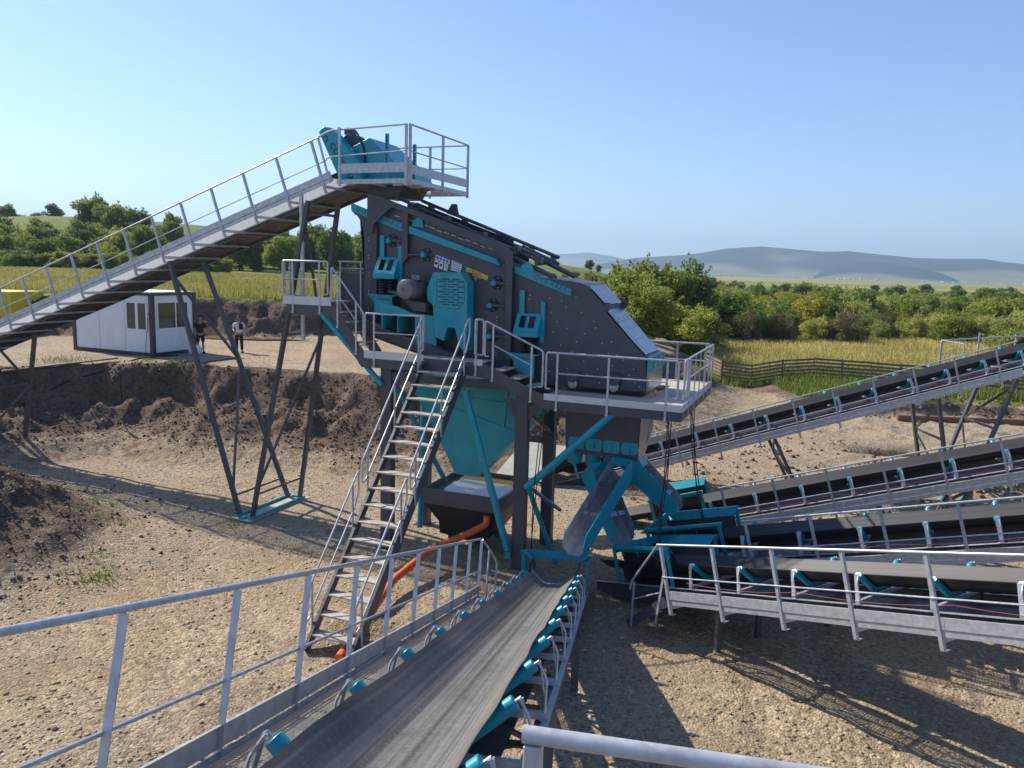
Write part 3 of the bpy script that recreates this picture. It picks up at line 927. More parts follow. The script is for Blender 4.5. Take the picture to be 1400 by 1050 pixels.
# access step of the front conveyor
b = MB()
li = C4M.inverted()
def c4w(x, y, dz=0.0, z=None):
    w = C4M @ Vector((x, y, 0.0))
    return li @ Vector((w.x, w.y, (w.z + dz) if z is None else z))
s0, s1 = c4w(-1.3, -1.35, 0.0), c4w(-2.35, -1.35, z=0.02)
t0, t1 = c4w(-1.3, -0.72, 0.0), c4w(-2.35, -0.72, z=0.02)
for p, q in ((s0, s1), (t0, t1)):
    b.bar(p, q, 0.006, 0.18, (0, 1, 0))
part('access_step', b, 'dark', c4)
b = MB()
for k in range(1, 4):
    u = k / 4
    a, c = s0.lerp(s1, u), t0.lerp(t1, u)
    b.bar(a, c, 0.22, 0.03, (1, 0, 0.3))
split_part('step_tread', b, 'tread', c4)
hr = [(-1.28, -1.35, 1.08), tuple(c4w(-2.3, -1.35, z=0.98)), tuple(c4w(-2.34, -1.35, z=0.80))]
b = MB().tube(hr, 0.021, 8, 0.06)
b.bar(c4w(-2.25, -1.35, z=0.0), c4w(-2.22, -1.35, z=1.0), 0.05, 0.01, (1, 0, 0))
b.bar(c4w(-1.55, -1.35, z=0.35), c4w(-1.38, -1.35, z=1.55), 0.05, 0.01, (1, 0, 0))
b.tube([tuple(c4w(-2.24, -1.35, z=0.62)), tuple(c4w(-1.5, -1.35, z=1.02))], 0.014, 8)
part('step_handrail', b, 'galv', c4)
# head platform of the rearmost conveyor
b = MB()
hz = lambda x, y, z: C1M.inverted() @ (C1M @ Vector((9.6, 0, 0)) * 0 + Vector(((C1M @ Vector((x, y, 0))).x, (C1M @ Vector((x, y, 0))).y, z)))
dz = (C1M @ Vector((9.55, 0, 0))).z
b.quad(hz(9.6, -1.38, dz), hz(12.6, -1.38, dz), hz(12.6, 1.9, dz), hz(9.6, 1.9, dz), 0.03)
part('head_platform_deck', b, 'galv', c1)
b = MB()
for y_, xa in ((-1.38, 9.62), (1.9, 8.5)):
    b.tube([hz(xa, y_, dz + (0.05 if y_ < 0 else -0.35)), hz(xa, y_, dz + (1.1 if y_ < 0 else 0.75)), hz(12.6, y_, dz + 1.1)], 0.024, 8, 0.08)
    b.tube([hz(xa, y_, dz + (0.58 if y_ < 0 else 0.25)), hz(12.6, y_, dz + 0.58)], 0.016, 8)
    for q in range(4):
        xx = xa + (12.6 - xa) * q / 3 * 0.98 + 0.03
        b.bar(hz(xx, y_, dz - 0.2 if y_ < 0 else dz - 0.7), hz(xx, y_, dz + 1.05 if q or y_ < 0 else dz + 0.75), 0.055, 0.03, (1, 0, 0))
b.tube([hz(8.5, 1.9, dz + 0.75), hz(8.9, 1.1, dz + 0.7), hz(8.9, 1.1, dz - 0.5)], 0.022, 8, 0.05)
b.bar(hz(9.62, -1.40, dz + 0.1), hz(12.6, -1.40, dz + 0.1), 0.01, 0.16, (0, 1, 0))
split_part('head_platform_rail', b, 'galv', c1)

# ---- feed conveyor on the left
FAZ, FI = -22.0, 18.9
fpt = PL @ Vector((-5.72, 0.25, 10.37))
fp0 = base_for(fpt, (0, -1.65, 1.08), FAZ, FI)
feed, FM = conveyor("feed_conveyor", "tall feed conveyor climbing from the left edge to the top of the grey screening machine", fp0, FAZ, FI,
                    -26.5, 1.0, -25.9, -0.02, zb=0.50, idlers=(0, 19, 1.3), idler_first=-23.6, arms_full=True, post_sp=1.16, ry=-1.65, bdep=0.14)
FI_ = FM.inverted() @ PL
def fpart(name, mb, mat, **k):
    return part(name, xfm(mb, FI_), mat, feed, **k)
# trestles: vtrestle works in the yaw frame of the conveyor; foot 8.4 m left of the machine's front column
a_main = (PL @ Vector((-8.40, 0, 0)) - FM.translation).dot(Vector((math.cos(R(FAZ)), math.sin(R(FAZ)), 0)))
vtrestle(feed, FM, FAZ, FI, a_main, -5.95, -0.9, -1.62, 0.50, zund=-0.28, ytop=-0.33, thick=0.125)
a_left = a_main - 12.35
vtrestle(feed, FM, FAZ, FI, a_left, -18.7, -13.85, -1.62, 0.50, zund=-0.28, ytop=-0.33, thick=0.125)
a_l2 = a_main - 21.0
vtrestle(feed, FM, FAZ, FI, a_l2, -25.2, -22.4, -1.62, 0.50, zund=-0.28, ytop=-0.33, thick=0.125)
# head platform
ZD = 9.26
b = MB().box(-5.25, -3.22, 0.29, 1.02, ZD - 0.006, ZD).box(-3.9, -3.22, 1.021, 3.55, ZD - 0.006, ZD).box(-5.6, -3.9005, 2.6, 3.55, ZD - 0.006, ZD)
fpart('platform_plate', b, 'grate')
b = MB().box(-5.25, -3.2, 0.245, 0.285, ZD - 0.07, ZD + 0.04).box(-3.215, -3.18, 0.2851, 3.6, ZD - 0.07, ZD + 0.04).box(-5.6, -3.2151, 3.56, 3.6, ZD - 0.07, ZD + 0.04)
for u_ in (-5.0, -4.3, -3.6):
    b.box(u_, u_ + 0.04, 0.2855, 1.02, ZD - 0.08, ZD - 0.012)
for v_ in (0.7, 1.3, 2.0, 2.7, 3.2):
    b.box(-3.9, -3.216, v_, v_ + 0.04, ZD - 0.08, ZD - 0.012)
fpart('platform_frame', b, 'galv')
b = MB().box(-5.2, -3.27, 0.243, 0.249, ZD + 0.19, ZD + 0.42).box(-3.19, -3.184, 0.30, 3.55, ZD + 0.16, ZD + 0.38)
fpart('platform_toe_board', b, 'galv')
b = MB()
b.tube([(-5.80, 0.25, 10.35), (-5.45, 0.25, 10.50), (-3.24, 0.25, 10.56)], 0.024, 8, 0.15)
b.tube([(-3.2, 0.30, 10.57), (-3.2, 3.58, 10.57), (-5.6, 3.58, 10.57)], 0.024, 8, 0.04)
b.tube([(-5.55, 0.235, 9.80), (-5.42, 0.235, 9.86), (-3.24, 0.235, 9.95)], 0.017, 8, 0.06)
b.tube([(-3.2, 0.30, 9.95), (-3.2, 3.58, 9.95), (-5.6, 3.58, 9.95)], 0.017, 8, 0.04)
fpart('platform_rail', b, 'galv')
for p in ((-5.16, 0.25), (-3.26, 0.25), (-3.2, 0.34), (-3.2, 2.05), (-3.2, 3.56), (-4.4, 3.58), (-5.55, 3.58)):
    fpart('platform_post', MB().bar((p[0], p[1], ZD - 0.12), (p[0], p[1], 10.56), 0.06, 0.05, (1, 0, 0)), 'galv')
fpart('platform_post', MB().bar((-5.80, 0.25, 10.33), (-5.45, 0.25, 9.22), 0.06, 0.02, (1, 0, 0)), 'galv')
fpart('prop_pole', MB().tube([(-6.37, 0.3, 9.05), (-6.37, 0.3, 5.2)], 0.055, 10), 'galv')
# drive guard with lettering, motor, cable
g2 = [(-6.12, 10.57), (-5.95, 10.70), (-5.76, 10.66), (-5.56, 10.48), (-4.86, 9.78), (-4.82, 9.34), (-5.45, 9.32), (-5.62, 9.62)]
gd = fpart('drive_guard', MB().prism(g2, 0.70, 0.98), 'teal', bevel=0.02)
d = Vector((0.62, 0, -0.93)).normalized()
n_ = Vector((d.z * -1, 0, d.x))
b = text_mb("CONSTMACH", 0.23, (-5.79, 0.694, 10.23), d, n_, 0.002, 1.05)
xfm(b, FI_)
part('guard_lettering', b, 'ink', gd)
b = MB().tube([(-5.98, 0.694, 10.42), (-5.86, 0.694, 10.46), (-5.83, 0.694, 10.36), (-5.93, 0.694, 10.30)], 0.012, 5)
part('guard_emblem', xfm(b, FI_), 'ink', gd)
b = MB().lathe((-5.45, 1.05, 10.36), (0.1, 1, 0), [(0, 0.18), (0.03, 0.2), (0.5, 0.2), (0.55, 0.15)], 18)
b.box(-5.6, -5.35, 1.1, 1.3, 10.55, 10.66)
fpart('drive_motor', b, 'dark')
fpart('motor_cable', MB().tube([(-5.55, 1.1, 10.7), (-5.2, 0.98, 10.66), (-4.95, 0.95, 10.3), (-4.85, 0.95, 9.85), (-4.95, 0.95, 9.6)], 0.022, 8, 0.2), 'cable')
# discharge hood: side polygon extruded across the belt, sloping front
hn = [(-5.25, 10.22), (-4.77, 10.42), (-4.10, 9.88), (-3.60, 9.35), (-5.2, 9.35)]
b = MB().prism(hn, 0.98, 2.35)
fpart('discharge_hood', b, 'teal', bevel=0.012)
b = MB().box(-4.06, -3.98, 0.60, 0.66, 9.2, 10.43).box(-3.62, -3.54, 1.2, 1.26, 9.3, 10.25)
fpart('belt_tension_strip', b, 'teal')
b = MB()
for z_ in np.arange(9.4, 10.2, 0.085):
    b.box(-3.60, -3.56, 1.19, 1.1995, z_, z_ + 0.05)
    b.box(-4.04, -4.0, 0.59, 0.5995, z_ + 0.15, z_ + 0.2)
fpart('strip_slot', b, 'ink', kind='stuff')
fpart('head_drum', MB().lathe((-4.55, 1.1, 9.75), (0, 1, 0), [(0, 0.24), (1.1, 0.24)], 20), 'black')
fpart('head_chute', MB().prism([(-4.9, 9.3), (-3.7, 9.3), (-3.95, 8.95), (-4.7, 8.95)], 1.05, 2.3), 'dark')

# ------------------------------------------------------------------ screening machine
scr = thing("screening_machine", "big dark grey vibrating screen box with sloping top, teal trim, springs and warning stickers", "screening machine", PL, (-1.5, 1.7, 4.4))
V0, V1 = 0.90, 2.45
side = [(-5.26, 8.78), (-5.26, 8.60), (-5.06, 8.48), (-4.93, 8.32), (-4.85, 8.10), (-4.82, 7.8), (-4.80, 5.52), (-3.9, 5.45), (-0.6, 4.65), (-0.1, 4.60), (-0.1, 7.05)]
body = part('side_plate', MB().prism(side, V0, V0 + 0.03), 'dark', scr)
part('side_plate', MB().prism(side, V1 - 0.03, V1), 'dark', scr)
b = MB()
for k, (u0, z0, u1, z1) in enumerate(((-5.2, 8.5, -0.12, 7.0), (-4.8, 7.7, -0.12, 6.3), (-4.8, 7.0, -0.12, 5.6), (-4.75, 5.8, -0.3, 4.75))):
    b.quad((u0, V0 + 0.031, z0), (u1, V0 + 0.031, z1), (u1, V1 - 0.031, z1), (u0, V1 - 0.031, z0), 0.05)
part('screen_deck', b, 'black', scr)
b = MB().quad((-5.0, V0 + 0.031, 8.45), (-5.0, V1 - 0.031, 8.45), (-4.79, V1 - 0.031, 5.6), (-4.79, V0 + 0.031, 5.6), 0.02)
part('end_plate', b, 'dark', scr)
# discharge box at the right end
box = [(-0.097, 7.06), (1.02, 6.94), (1.2, 6.86), (1.66, 6.42), (1.66, 6.31), (2.32, 5.62), (2.66, 5.30), (2.70, 4.50), (-0.097, 4.46)]
dbx = part('discharge_box', MB().prism(box, V0 - 0.02, V1 + 0.02), 'dark', scr, bevel=0.008)
def slope_panel(a, c, th, mat, name):
    b = MB().quad((a[0], V0 + 0.03, a[1]), (c[0], V0 + 0.03, c[1]), (c[0], V1 - 0.06, c[1]), (a[0], V1 - 0.06, a[1]), th)
    return part(name, b, mat, scr)
pn = []
for a, c in (((1.22, 6.862), (1.655, 6.437)), ((1.675, 6.315), (2.32, 5.637)), ((2.325, 5.632), (2.64, 5.335))):
    dd = Vector((c[0] - a[0], 0, c[1] - a[1])).normalized()
    nn = Vector((-dd.z, 0, dd.x)) * 0.018
    b = MB()
    p = [Vector((a[0], V0 + 0.02, a[1])) + nn, Vector((c[0], V0 + 0.02, c[1])) + nn, Vector((c[0], V1 - 0.05, c[1])) + nn, Vector((a[0], V1 - 0.05, a[1])) + nn]
    b.quad(*p, 0.006)
    pn.append(part('cover_panel', b, 'alu', scr))
dn = Vector((2.32 - 1.675, 0, 5.637 - 6.315)).normalized()
nn = Vector((-dn.z, 0, dn.x))
b = text_mb("CONSTMACH", 0.20, Vector((1.93, V0 + 0.14, 6.05)) + nn * 0.030, (0, 1, 0), -dn, 0.001, 1.0)
part('cover_lettering', b, 'ink_w', pn[1])
b = MB()
for (u0, z0) in ((1.65, 6.40), (1.655, 6.38)):
    pass
for v_ in (V0 - 0.02, V1 + 0.02):
    b.prism([(1.62, 6.36), (1.66, 6.50), (1.78, 6.49), (1.80, 6.36), (1.70, 6.28)], v_ - 0.012, v_ + 0.012)
split_part('lifting_lug', b, 'dark', scr)
# teal outlet lip below the panels, with rubber flaps
b = MB().box(2.70, 2.80, V0 + 0.0, V1, 4.98, 5.31)
lip = part('outlet_lip', b, 'teal2', scr)
b = MB()
for q in range(3):
    v_ = V0 + 0.12 + q * 0.5
    for z_ in (5.02, 5.12, 5.22):
        b.tube([(2.805, v_, z_), (2.805, v_ + 0.15, z_ + 0.06), (2.805, v_ + 0.3, z_)], 0.012, 5)
part('lip_rib', b, 'dark', lip)
part('outlet_apron', MB().box(2.70, 2.76, V0 + 0.02, V1 - 0.02, 4.50, 4.975), 'alu', scr)
# bolts: small bright heads in rows
rb = random.Random(3)
b = MB()
def bolt(u, z, v=V0, r=0.016):
    b.lathe((u, v + 0.001, z), (0, -1, 0), [(0, r), (0.014, r), (0.018, r * 0.6)], 6)
for k in range(11):
    t = k / 10
    u = -4.3 + t * 3.9
    ztop = 8.42 - (u + 4.3) * 0.305
    for dz in (0.55, 0.63):
        bolt(u + 0.05, ztop - dz)
    if -2.8 < u < -1.2:
        continue
    for dz in (1.45, 1.53, 2.3, 2.38):
        bolt(u + 0.12, ztop - dz)
for k in range(7):
    for z_ in (8.35 - k * 0.45, 8.28 - k * 0.45):
        bolt(-4.70, z_, 0.864)
for u, z in ((0.95, 6.6), (1.1, 6.25), (1.4, 6.05), (0.6, 6.5), (0.72, 6.35), (0.5, 6.0), (0.35, 6.22), (0.42, 5.75), (1.2, 5.75), (1.45, 5.9), (1.62, 5.55), (1.85, 5.6), (2.0, 5.3), (1.8, 5.32), (1.6, 5.25),
             (2.15, 5.2), (1.9, 5.05), (1.55, 4.95), (1.2, 5.1), (0.9, 5.3), (0.62, 5.45), (1.0, 5.55), (0.8, 4.9), (1.3, 4.8), (1.9, 4.75), (2.3, 4.85), (2.4, 5.0), (2.45, 4.7), (0.4, 5.1), (0.35, 4.8), (0.75, 5.85), (0.1, 6.2), (0.14, 6.12), (0.3, 6.55), (-0.2, 6.6), (-0.22, 6.5), (0.55, 4.6), (1.6, 4.62), (2.55, 4.6)):
    bolt(u, z, V0 - 0.02)
part('bolt_heads', b, 'galv', scr, kind='stuff')
# long teal stiffener with raised letters
def beam_strip(u0, z0, u1, z1, h, v0, v1):
    return MB().prism([(u0, z0), (u1, z1), (u1, z1 - h), (u0, z0 - h)], v0, v1)
st1 = part('side_stiffener', beam_strip(-5.22, 8.78, -3.50, 8.19, 0.20, 0.86, 0.899), 'teal', scr)
sl = Vector((1.72, 0, -0.59)).normalized()
un = Vector((-sl.z, 0, sl.x))
part('raised_lettering', text_mb("CONST", 0.17, Vector((-5.10, 0.857, 8.60)), sl, un, 0.003, 1.8), 'dark', st1)
part('raised_lettering', text_mb("MACHINE", 0.17, Vector((-4.24, 0.857, 8.305)), sl, un, 0.003, 1.55), 'dark', st1)
st2 = part('side_stiffener', MB().prism([(-3.498, 8.21), (-1.10, 7.44), (-0.98, 7.28), (-3.498, 8.03)], 0.80, 0.899), 'teal', scr)
st3 = part('side_stiffener', beam_strip(-0.63, 7.29, 0.83, 6.78, 0.17, 0.86, 0.879), 'teal', scr)
sl2 = Vector((1.46, 0, -0.51)).normalized()
part('raised_lettering', text_mb("CVS 1650-4", 0.165, Vector((-0.12, 0.857, 6.99)), sl2, Vector((-sl2.z, 0, sl2.x)), 0.003, 1.35), 'dark', st3)
for u, z in ((-3.25, 8.28), (-0.28, 7.25)):
    part('lifting_eye', MB().prism([(u - 0.18, z - 0.08), (u - 0.13, z + 0.06), (u, z + 0.14), (u + 0.11, z + 0.08), (u + 0.17, z - 0.12)], 0.84, 0.865), 'teal', scr)
# upper dark strip and slot line
b = MB()
for k in range(16):
    u = -3.95 + k * 0.2
    z = 8.62 - (u + 4.35) * 0.303 - 0.02 + (0.02 if k % 3 else 0)
    b.prism([(u, z), (u + 0.14, z - 0.043), (u + 0.14, z - 0.063), (u, z - 0.02)], 0.894, 0.9015)
part('upper_strip', b, 'galv', scr, kind='stuff')
part('upper_side_plate', MB().prism([(-4.35, 8.47), (-4.35, 8.80), (-0.85, 7.74), (-0.85, 7.38)], 0.902, 0.93), 'dark', scr)
part('upper_side_plate', MB().prism([(-4.35, 8.47), (-4.35, 8.80), (-0.85, 7.74), (-0.85, 7.38)], 2.40, 2.43), 'dark', scr)
fl = [(-5.24, 8.58), (-5.06, 8.46), (-4.94, 8.31), (-4.87, 8.10), (-4.84, 7.8), (-4.82, 5.56), (-4.52, 5.52), (-4.52, 8.35), (-4.7, 8.58)]
part('end_flange', MB().prism(fl, 0.865, 0.899), 'dark', scr, bevel=0.004)
# front frame plate: gusset, sloping member and post
fr = [(-4.66, 9.0), (-4.66, 8.06), (-4.55, 8.00), (-4.5, 8.06), (-4.48, 8.23), (-3.96, 8.66), (-3.44, 8.50), (-1.15, 7.66), (-0.88, 7.50), (-0.78, 7.28), (-0.76, 4.7), (-0.60, 4.7), (-0.62, 7.60), (-0.86, 7.78), (-4.14, 8.88)]
part('outer_frame_plate', MB().prism(fr, 0.72, 0.76), 'dark', scr, bevel=0.006)
part('outer_frame_flange', MB().box(-0.70, -0.66, 0.7605, 0.899, 4.7, 7.55), 'dark', scr)
part('outer_frame_post', MB().box(-4.50, -4.43, 0.80, 0.84, 5.6, 8.2).box(-4.50, -4.48, 0.8405, 0.864, 5.6, 8.2), 'dark', scr)
part('frame_strut', MB().prism([(-3.66, 8.56), (-3.50, 8.51), (-3.50, 7.42), (-3.66, 7.24)], 0.76, 0.80), 'dark', scr)
part('frame_strut', MB().box(-3.66, -3.6, 0.801, 0.898, 7.3, 8.4), 'dark', scr)
# spray pipe ports
for u, z in ((-4.02, 7.84), (-3.02, 7.50), (-1.08, 6.86), (-1.17, 6.32), (-1.17, 5.57)):
    ring = part('spray_port', MB().lathe((u, 0.885, z), (0, 1, 0), [(0, 0.15), (0.014, 0.17)], 20), 'ink', scr)
    part('port_cap', MB().lathe((u - 0.03, 0.70, z - 0.01), (0, 1, 0), [(0, 0.05), (0.02, 0.07), (0.17, 0.07)], 14), 'teal', ring)
    sgn = -1 if u < -2.5 and u > -3.5 else 1
    part('port_pipe', MB().tube([(u, 0.80, z), (u + 0.45 * sgn, 0.80, z - 0.02)], 0.045, 10), 'dark', ring)
    b = MB()
    for q in range(5):
        an = q * 1.256
        b.lathe((u + 0.125 * math.cos(an), 0.884, z + 0.125 * math.sin(an)), (0, -1, 0), [(0, 0.016), (0.02, 0.012)], 6)
    part('port_bolts', b, 'galv', ring)
# spring seats with slotted teal covers
for (ua, za, s) in ((-4.39, 6.97, 1.0), (-0.49, 5.72, 1.0)):
    # cover plate leaning outward, two oblong holes made from strips
    u0, u1, zt, zb_ = ua, ua + 0.62, za + 0.44, za - 0.08
    def P3(fu, fz):
        return Vector((u0 + (u1 - u0) * fu + 0.0, 0.84 - (1 - fz) * 0.26, zb_ + 0.10 + (zt - zb_ - 0.10) * fz))
    b = MB()
    def strip(f0, f1, g0, g1):
        b.quad(P3(f0, g0), P3(f1, g0), P3(f1, g1), P3(f0, g1), 0.012)
    for f0, f1 in ((0.0, 0.17), (0.42, 0.55), (0.80, 1.0)):
        strip(f0, f1, 0.2, 0.85)
    strip(0, 1, 0.8501, 1.0)
    strip(0, 1, 0.0, 0.1999)
    b.box(u0, u1, 0.56, 0.592, zb_ - 0.02, zb_ + 0.1)
    b.box(u0, u1, 0.5925, 0.88, zb_ - 0.02, zb_ + 0.0)
    b.prism([(0.58, zb_ + 0.002), (0.58, zb_ + 0.10), (0.84, zt), (0.88, zt), (0.88, zb_ + 0.002)], u0 + 0.002, u0 + 0.012, 'yz')
    b.prism([(0.58, zb_ + 0.002), (0.58, zb_ + 0.10), (0.84, zt), (0.88, zt), (0.88, zb_ + 0.002)], u1 - 0.012, u1 - 0.002, 'yz')
    sp = part('spring_cover', b, 'teal', scr)
    b = MB().box(u0 + 0.04, u0 + 0.17, 0.83, 0.84, zt, zt + 0.55).box(u0 + 0.04, u0 + 0.05, 0.8401, 0.89, zt, zt + 0.55)
    b.box(u1 - 0.02, u1 + 0.08, 0.80, 0.81, zb_ - 0.15, zt + 0.30).box(u1 + 0.07, u1 + 0.08, 0.8101, 0.89, zb_ - 0.15, zt + 0.30)
    part('spring_bracket', b, 'teal', scr)
    b = MB()
    for v_ in (0.68, 0.82):
        for uu in (u0 + 0.2, u0 + 0.44):
            pts = [(uu + 0.08 * math.cos(a), v_ + 0.06 * math.sin(a), zb_ - 0.42 + 0.40 * a / (2 * math.pi * 6)) for a in np.linspace(0, 2 * math.pi * 6, 60)]
            b.tube(pts, 0.016, 5)
    part('coil_spring', b, 'spring', scr)
    b = MB().box(u0 - 0.16, u1 + 0.02, 0.56, 0.88, zb_ - 0.46, zb_ - 0.43)
    b.prism([(u0 + 0.02, zb_ - 0.4305), (u0 + 0.02, zb_ - 0.9), (u0 + 0.55, zb_ - 0.9 - 0.12), (u0 + 0.55, zb_ - 0.4305)], 0.60, 0.64)
    b.prism([(u0 - 0.16, zb_ - 0.461), (u0 + 0.0, zb_ - 0.461), (u0 + 0.0, zb_ - 0.62)], 0.62, 0.66)
    sb = part('spring_base', b, 'teal2', scr)
    part('base_lettering', text_mb("CONSTMACH", 0.085, (u0 + 0.09, 0.597, zb_ - 0.56), (1, 0, -0.05), (0.05, 0, 1), 0.001, 1.0), 'ink', sb)
# motor, motor bracket and finned body
mt = part('motor', MB().lathe((-3.24, 0.12, 6.64), (0.18, 1, 0), [(0, 0.10), (0.01, 0.20), (0.05, 0.245), (0.22, 0.25), (0.23, 0.22), (0.62, 0.22)], 24), 'motor', scr)
b = MB()
for k in range(20):
    a = 2 * math.pi * k / 20
    c, s = math.cos(a), math.sin(a)
    p = Vector((-3.19, 0.36, 6.64))
    o = Vector((c * 0.98, -0.17 * c, s))
    b.bar(p + o * 0.228, p + o * 0.228 + Vector((0.18, 1, 0)).normalized() * 0.33, 0.012, 0.03, o.cross(Vector((0, 1, 0))))
part('motor_fin', b, 'motor', mt, kind='stuff')
part('motor_hub', MB().lathe((-3.24, 0.115, 6.64), (0.18, 1, 0), [(0, 0.02), (0.005, 0.05), (0.02, 0.05)], 12), 'dark', mt)
part('terminal_box', MB().box(-3.2, -2.98, 0.45, 0.68, 6.86, 7.0), 'motor', mt, bevel=0.015)
part('motor_lead', MB().tube([(-3.38, 0.6, 6.85), (-3.2, 0.5, 7.02), (-3.0, 0.5, 7.0)], 0.014, 6, 0.1), 'cable', mt)
b = MB().quad((-3.75, 0.25, 6.56), (-3.05, 0.2, 6.33), (-2.75, 0.75, 6.28), (-3.6, 0.80, 6.55), 0.03)
b.prism([(-3.3, 6.36), (-2.72, 6.33), (-2.72, 6.10), (-3.05, 6.12)], 0.3, 0.8)
part('motor_bracket', b, 'dark', scr)
# teal support bracket under the motor
b = MB().prism([(-3.95, 6.27), (-3.45, 6.20), (-3.1, 6.06), (-2.95, 6.06), (-2.95, 6.02), (-3.95, 6.02)], 0.22, 0.26)
b.box(-3.95, -2.95, 0.2601, 0.86, 6.02, 6.05).box(-3.95, -3.91, 0.2601, 0.86, 5.62, 6.018).box(-3.50, -3.47, 0.28, 0.86, 5.55, 6.018).box(-2.98, -2.95, 0.2601, 0.86, 5.4, 6.018)
b.quad((-2.949, 0.26, 6.05), (-2.55, 0.5, 6.0), (-2.5, 0.5, 5.2), (-2.949, 0.26, 5.3), 0.02)
part('motor_support', b, 'teal2', scr)
part('support_back', MB().box(-3.9, -2.99, 0.87, 0.89, 5.4, 6.0), 'dark', scr)
# belt guard
gp = [(-2.60, 7.07), (-1.86, 7.09), (-1.67, 6.84), (-1.65, 5.19), (-1.72, 5.17), (-1.85, 5.28), (-1.99, 5.74), (-2.19, 5.74), (-2.28, 5.40), (-2.55, 5.50), (-2.60, 6.27), (-2.76, 6.39), (-2.77, 6.67)]
gu = part('belt_guard', MB().prism(gp, 0.45, 0.86), 'teal', scr, bevel=0.012)
hp = [(-2.49, 6.90), (-1.75, 6.88), (-1.73, 6.40), (-1.90, 6.20), (-2.48, 6.22)]
b = MB()
for i in range(len(hp)):
    p, q = hp[i], hp[(i + 1) % len(hp)]
    b.bar((p[0], 0.447, p[1]), (q[0], 0.447, q[1]), 0.006, 0.012, (0, 1, 0))
part('guard_door_seam', b, 'dark', gu)
b = MB()
for r_ in range(11):
    z_ = 6.92 - r_ * 0.062
    wide = r_ % 2
    segs = ((-2.44, -2.24), (-2.18, -2.0), (-1.94, -1.76)) if wide else ((-2.33, -2.14), (-2.08, -1.88))
    for a, c in segs:
        b.box(a, c, 0.444, 0.449, z_ - 0.011, z_ + 0.011)
part('guard_vent_slots', b, 'ink', gu, kind='stuff')
# stickers
def plate4(pts, v, mat, name, parent=scr, th=0.004):
    return part(name, MB().prism(pts, v - th, v), mat, parent)
k1 = plate4([(-2.75, 7.50), (-2.37, 7.38), (-2.39, 7.28), (-2.78, 7.40)], V0 - 0.001, 'sticker_w', 'safety_sticker')
ug = Vector((0.38, 0, -0.12)).normalized()
b = MB()
for q in range(4):
    c = Vector((-2.715, V0 - 0.0052, 7.438)) + ug * (0.097 * q)
    b.lathe(c, (0, -1, 0), [(0, 0.040), (0.001, 0.040)], 16)
part('pictogram', b, 'sticker_b', k1)
for q in range(3):
    c = Vector((-2.79, 0, 7.385)) + ug * (0.14 * q)
    k2 = plate4([(c.x, c.z), (c.x + 0.105, c.z - 0.033), (c.x + 0.085, c.z - 0.20), (c.x - 0.02, c.z - 0.167)], V0 - 0.001, 'sticker_w', 'safety_sticker')
    part('pictogram', MB().prism([(c.x + 0.015, c.z - 0.05), (c.x + 0.085, c.z - 0.07), (c.x + 0.07, c.z - 0.13), (c.x + 0.0, c.z - 0.11)], V0 - 0.0065, V0 - 0.0055), ('ink', 'rust', 'sticker_y')[q], k2)
k3 = plate4([(-2.31, 7.38), (-2.03, 7.28), (-2.08, 7.08), (-2.34, 7.14)], V0 - 0.001, 'sticker_w', 'notice_sticker')
b = MB()
for q in range(4):
    b.bar((-2.28 - q * 0.006, V0 - 0.006, 7.345 - q * 0.05), (-2.07 - q * 0.008, V0 - 0.006, 7.275 - q * 0.05), 0.002, 0.012, (0, 1, 0))
part('notice_lines', b, 'ink', k3, kind='stuff')
for pts, mm in (([(-1.91, 7.22), (-1.75, 7.17), (-1.75, 7.07), (-1.93, 7.12)], 'sticker_y'), ([(-1.72, 7.17), (-1.51, 7.10), (-1.54, 6.95), (-1.74, 7.01)], 'sticker_o'), ([(-1.49, 7.08), (-1.32, 7.02), (-1.34, 6.91), (-1.52, 6.97)], 'sticker_y'), ([(-1.72, 6.985), (-1.61, 6.95), (-1.67, 6.88)], 'sticker_o')):
    k4 = plate4(pts, V0 - 0.001, mm, 'warning_sticker')
    if len(pts) == 4:
        cx, cz = sum(p[0] for p in pts) / 4, sum(p[1] for p in pts) / 4
        b = MB().prism([(cx - 0.055, cz - 0.005), (cx - 0.025, cz - 0.015), (cx - 0.037, cz + 0.03)], V0 - 0.0062, V0 - 0.0055).prism([(cx + 0.01, cz - 0.022), (cx + 0.045, cz - 0.034), (cx + 0.035, cz + 0.01)], V0 - 0.0062, V0 - 0.0055)
        part('warning_mark', b, 'ink', k4)
# spray bar pipes over the roof
def spray(u0, z0, u1, z1, v, r, nm='spray_pipe'):
    z0, z1 = z0 - 0.10, z1 - 0.10
    part(nm, MB().tube([(u0, v, z0), (u1, v, z1)], r, 10), 'dark', scr)
spray(-4.0, 9.02, -0.2, 7.55, 1.15, 0.04)
spray(-3.9, 9.05, 0.05, 7.62, 2.2, 0.045)
spray(-1.0, 7.70, 0.40, 7.12, 1.0, 0.055)
spray(-0.8, 7.82, 0.70, 7.17, 1.5, 0.06)
spray(-0.9, 7.88, 0.1, 7.45, 2.05, 0.05)
b = MB()
for u, z in ((-3.6, 8.85), (-2.6, 8.5), (-1.6, 8.13), (-0.7, 7.8), (-0.1, 7.55)):
    z -= 0.10
    b.tube([(u, 0.95, z - 0.12), (u, 2.4, z - 0.05)], 0.035, 8)
    b.box(u - 0.08, u + 0.08, 1.05, 1.25, z - 0.1, z + 0.06)
    b.box(u - 0.05, u + 0.05, 2.1, 2.3, z - 0.02, z + 0.1)
part('spray_manifold', b, 'dark', scr)
b = MB().prism([(-3.9, 8.88), (-1.1, 7.92), (-1.1, 7.76), (-3.9, 8.72)], 1.9, 1.96).prism([(-1.3, 7.94), (0.0, 7.45), (0.0, 7.32), (-1.3, 7.83)], 1.7, 1.76)
part('roof_cover_frame', b, 'black', scr)
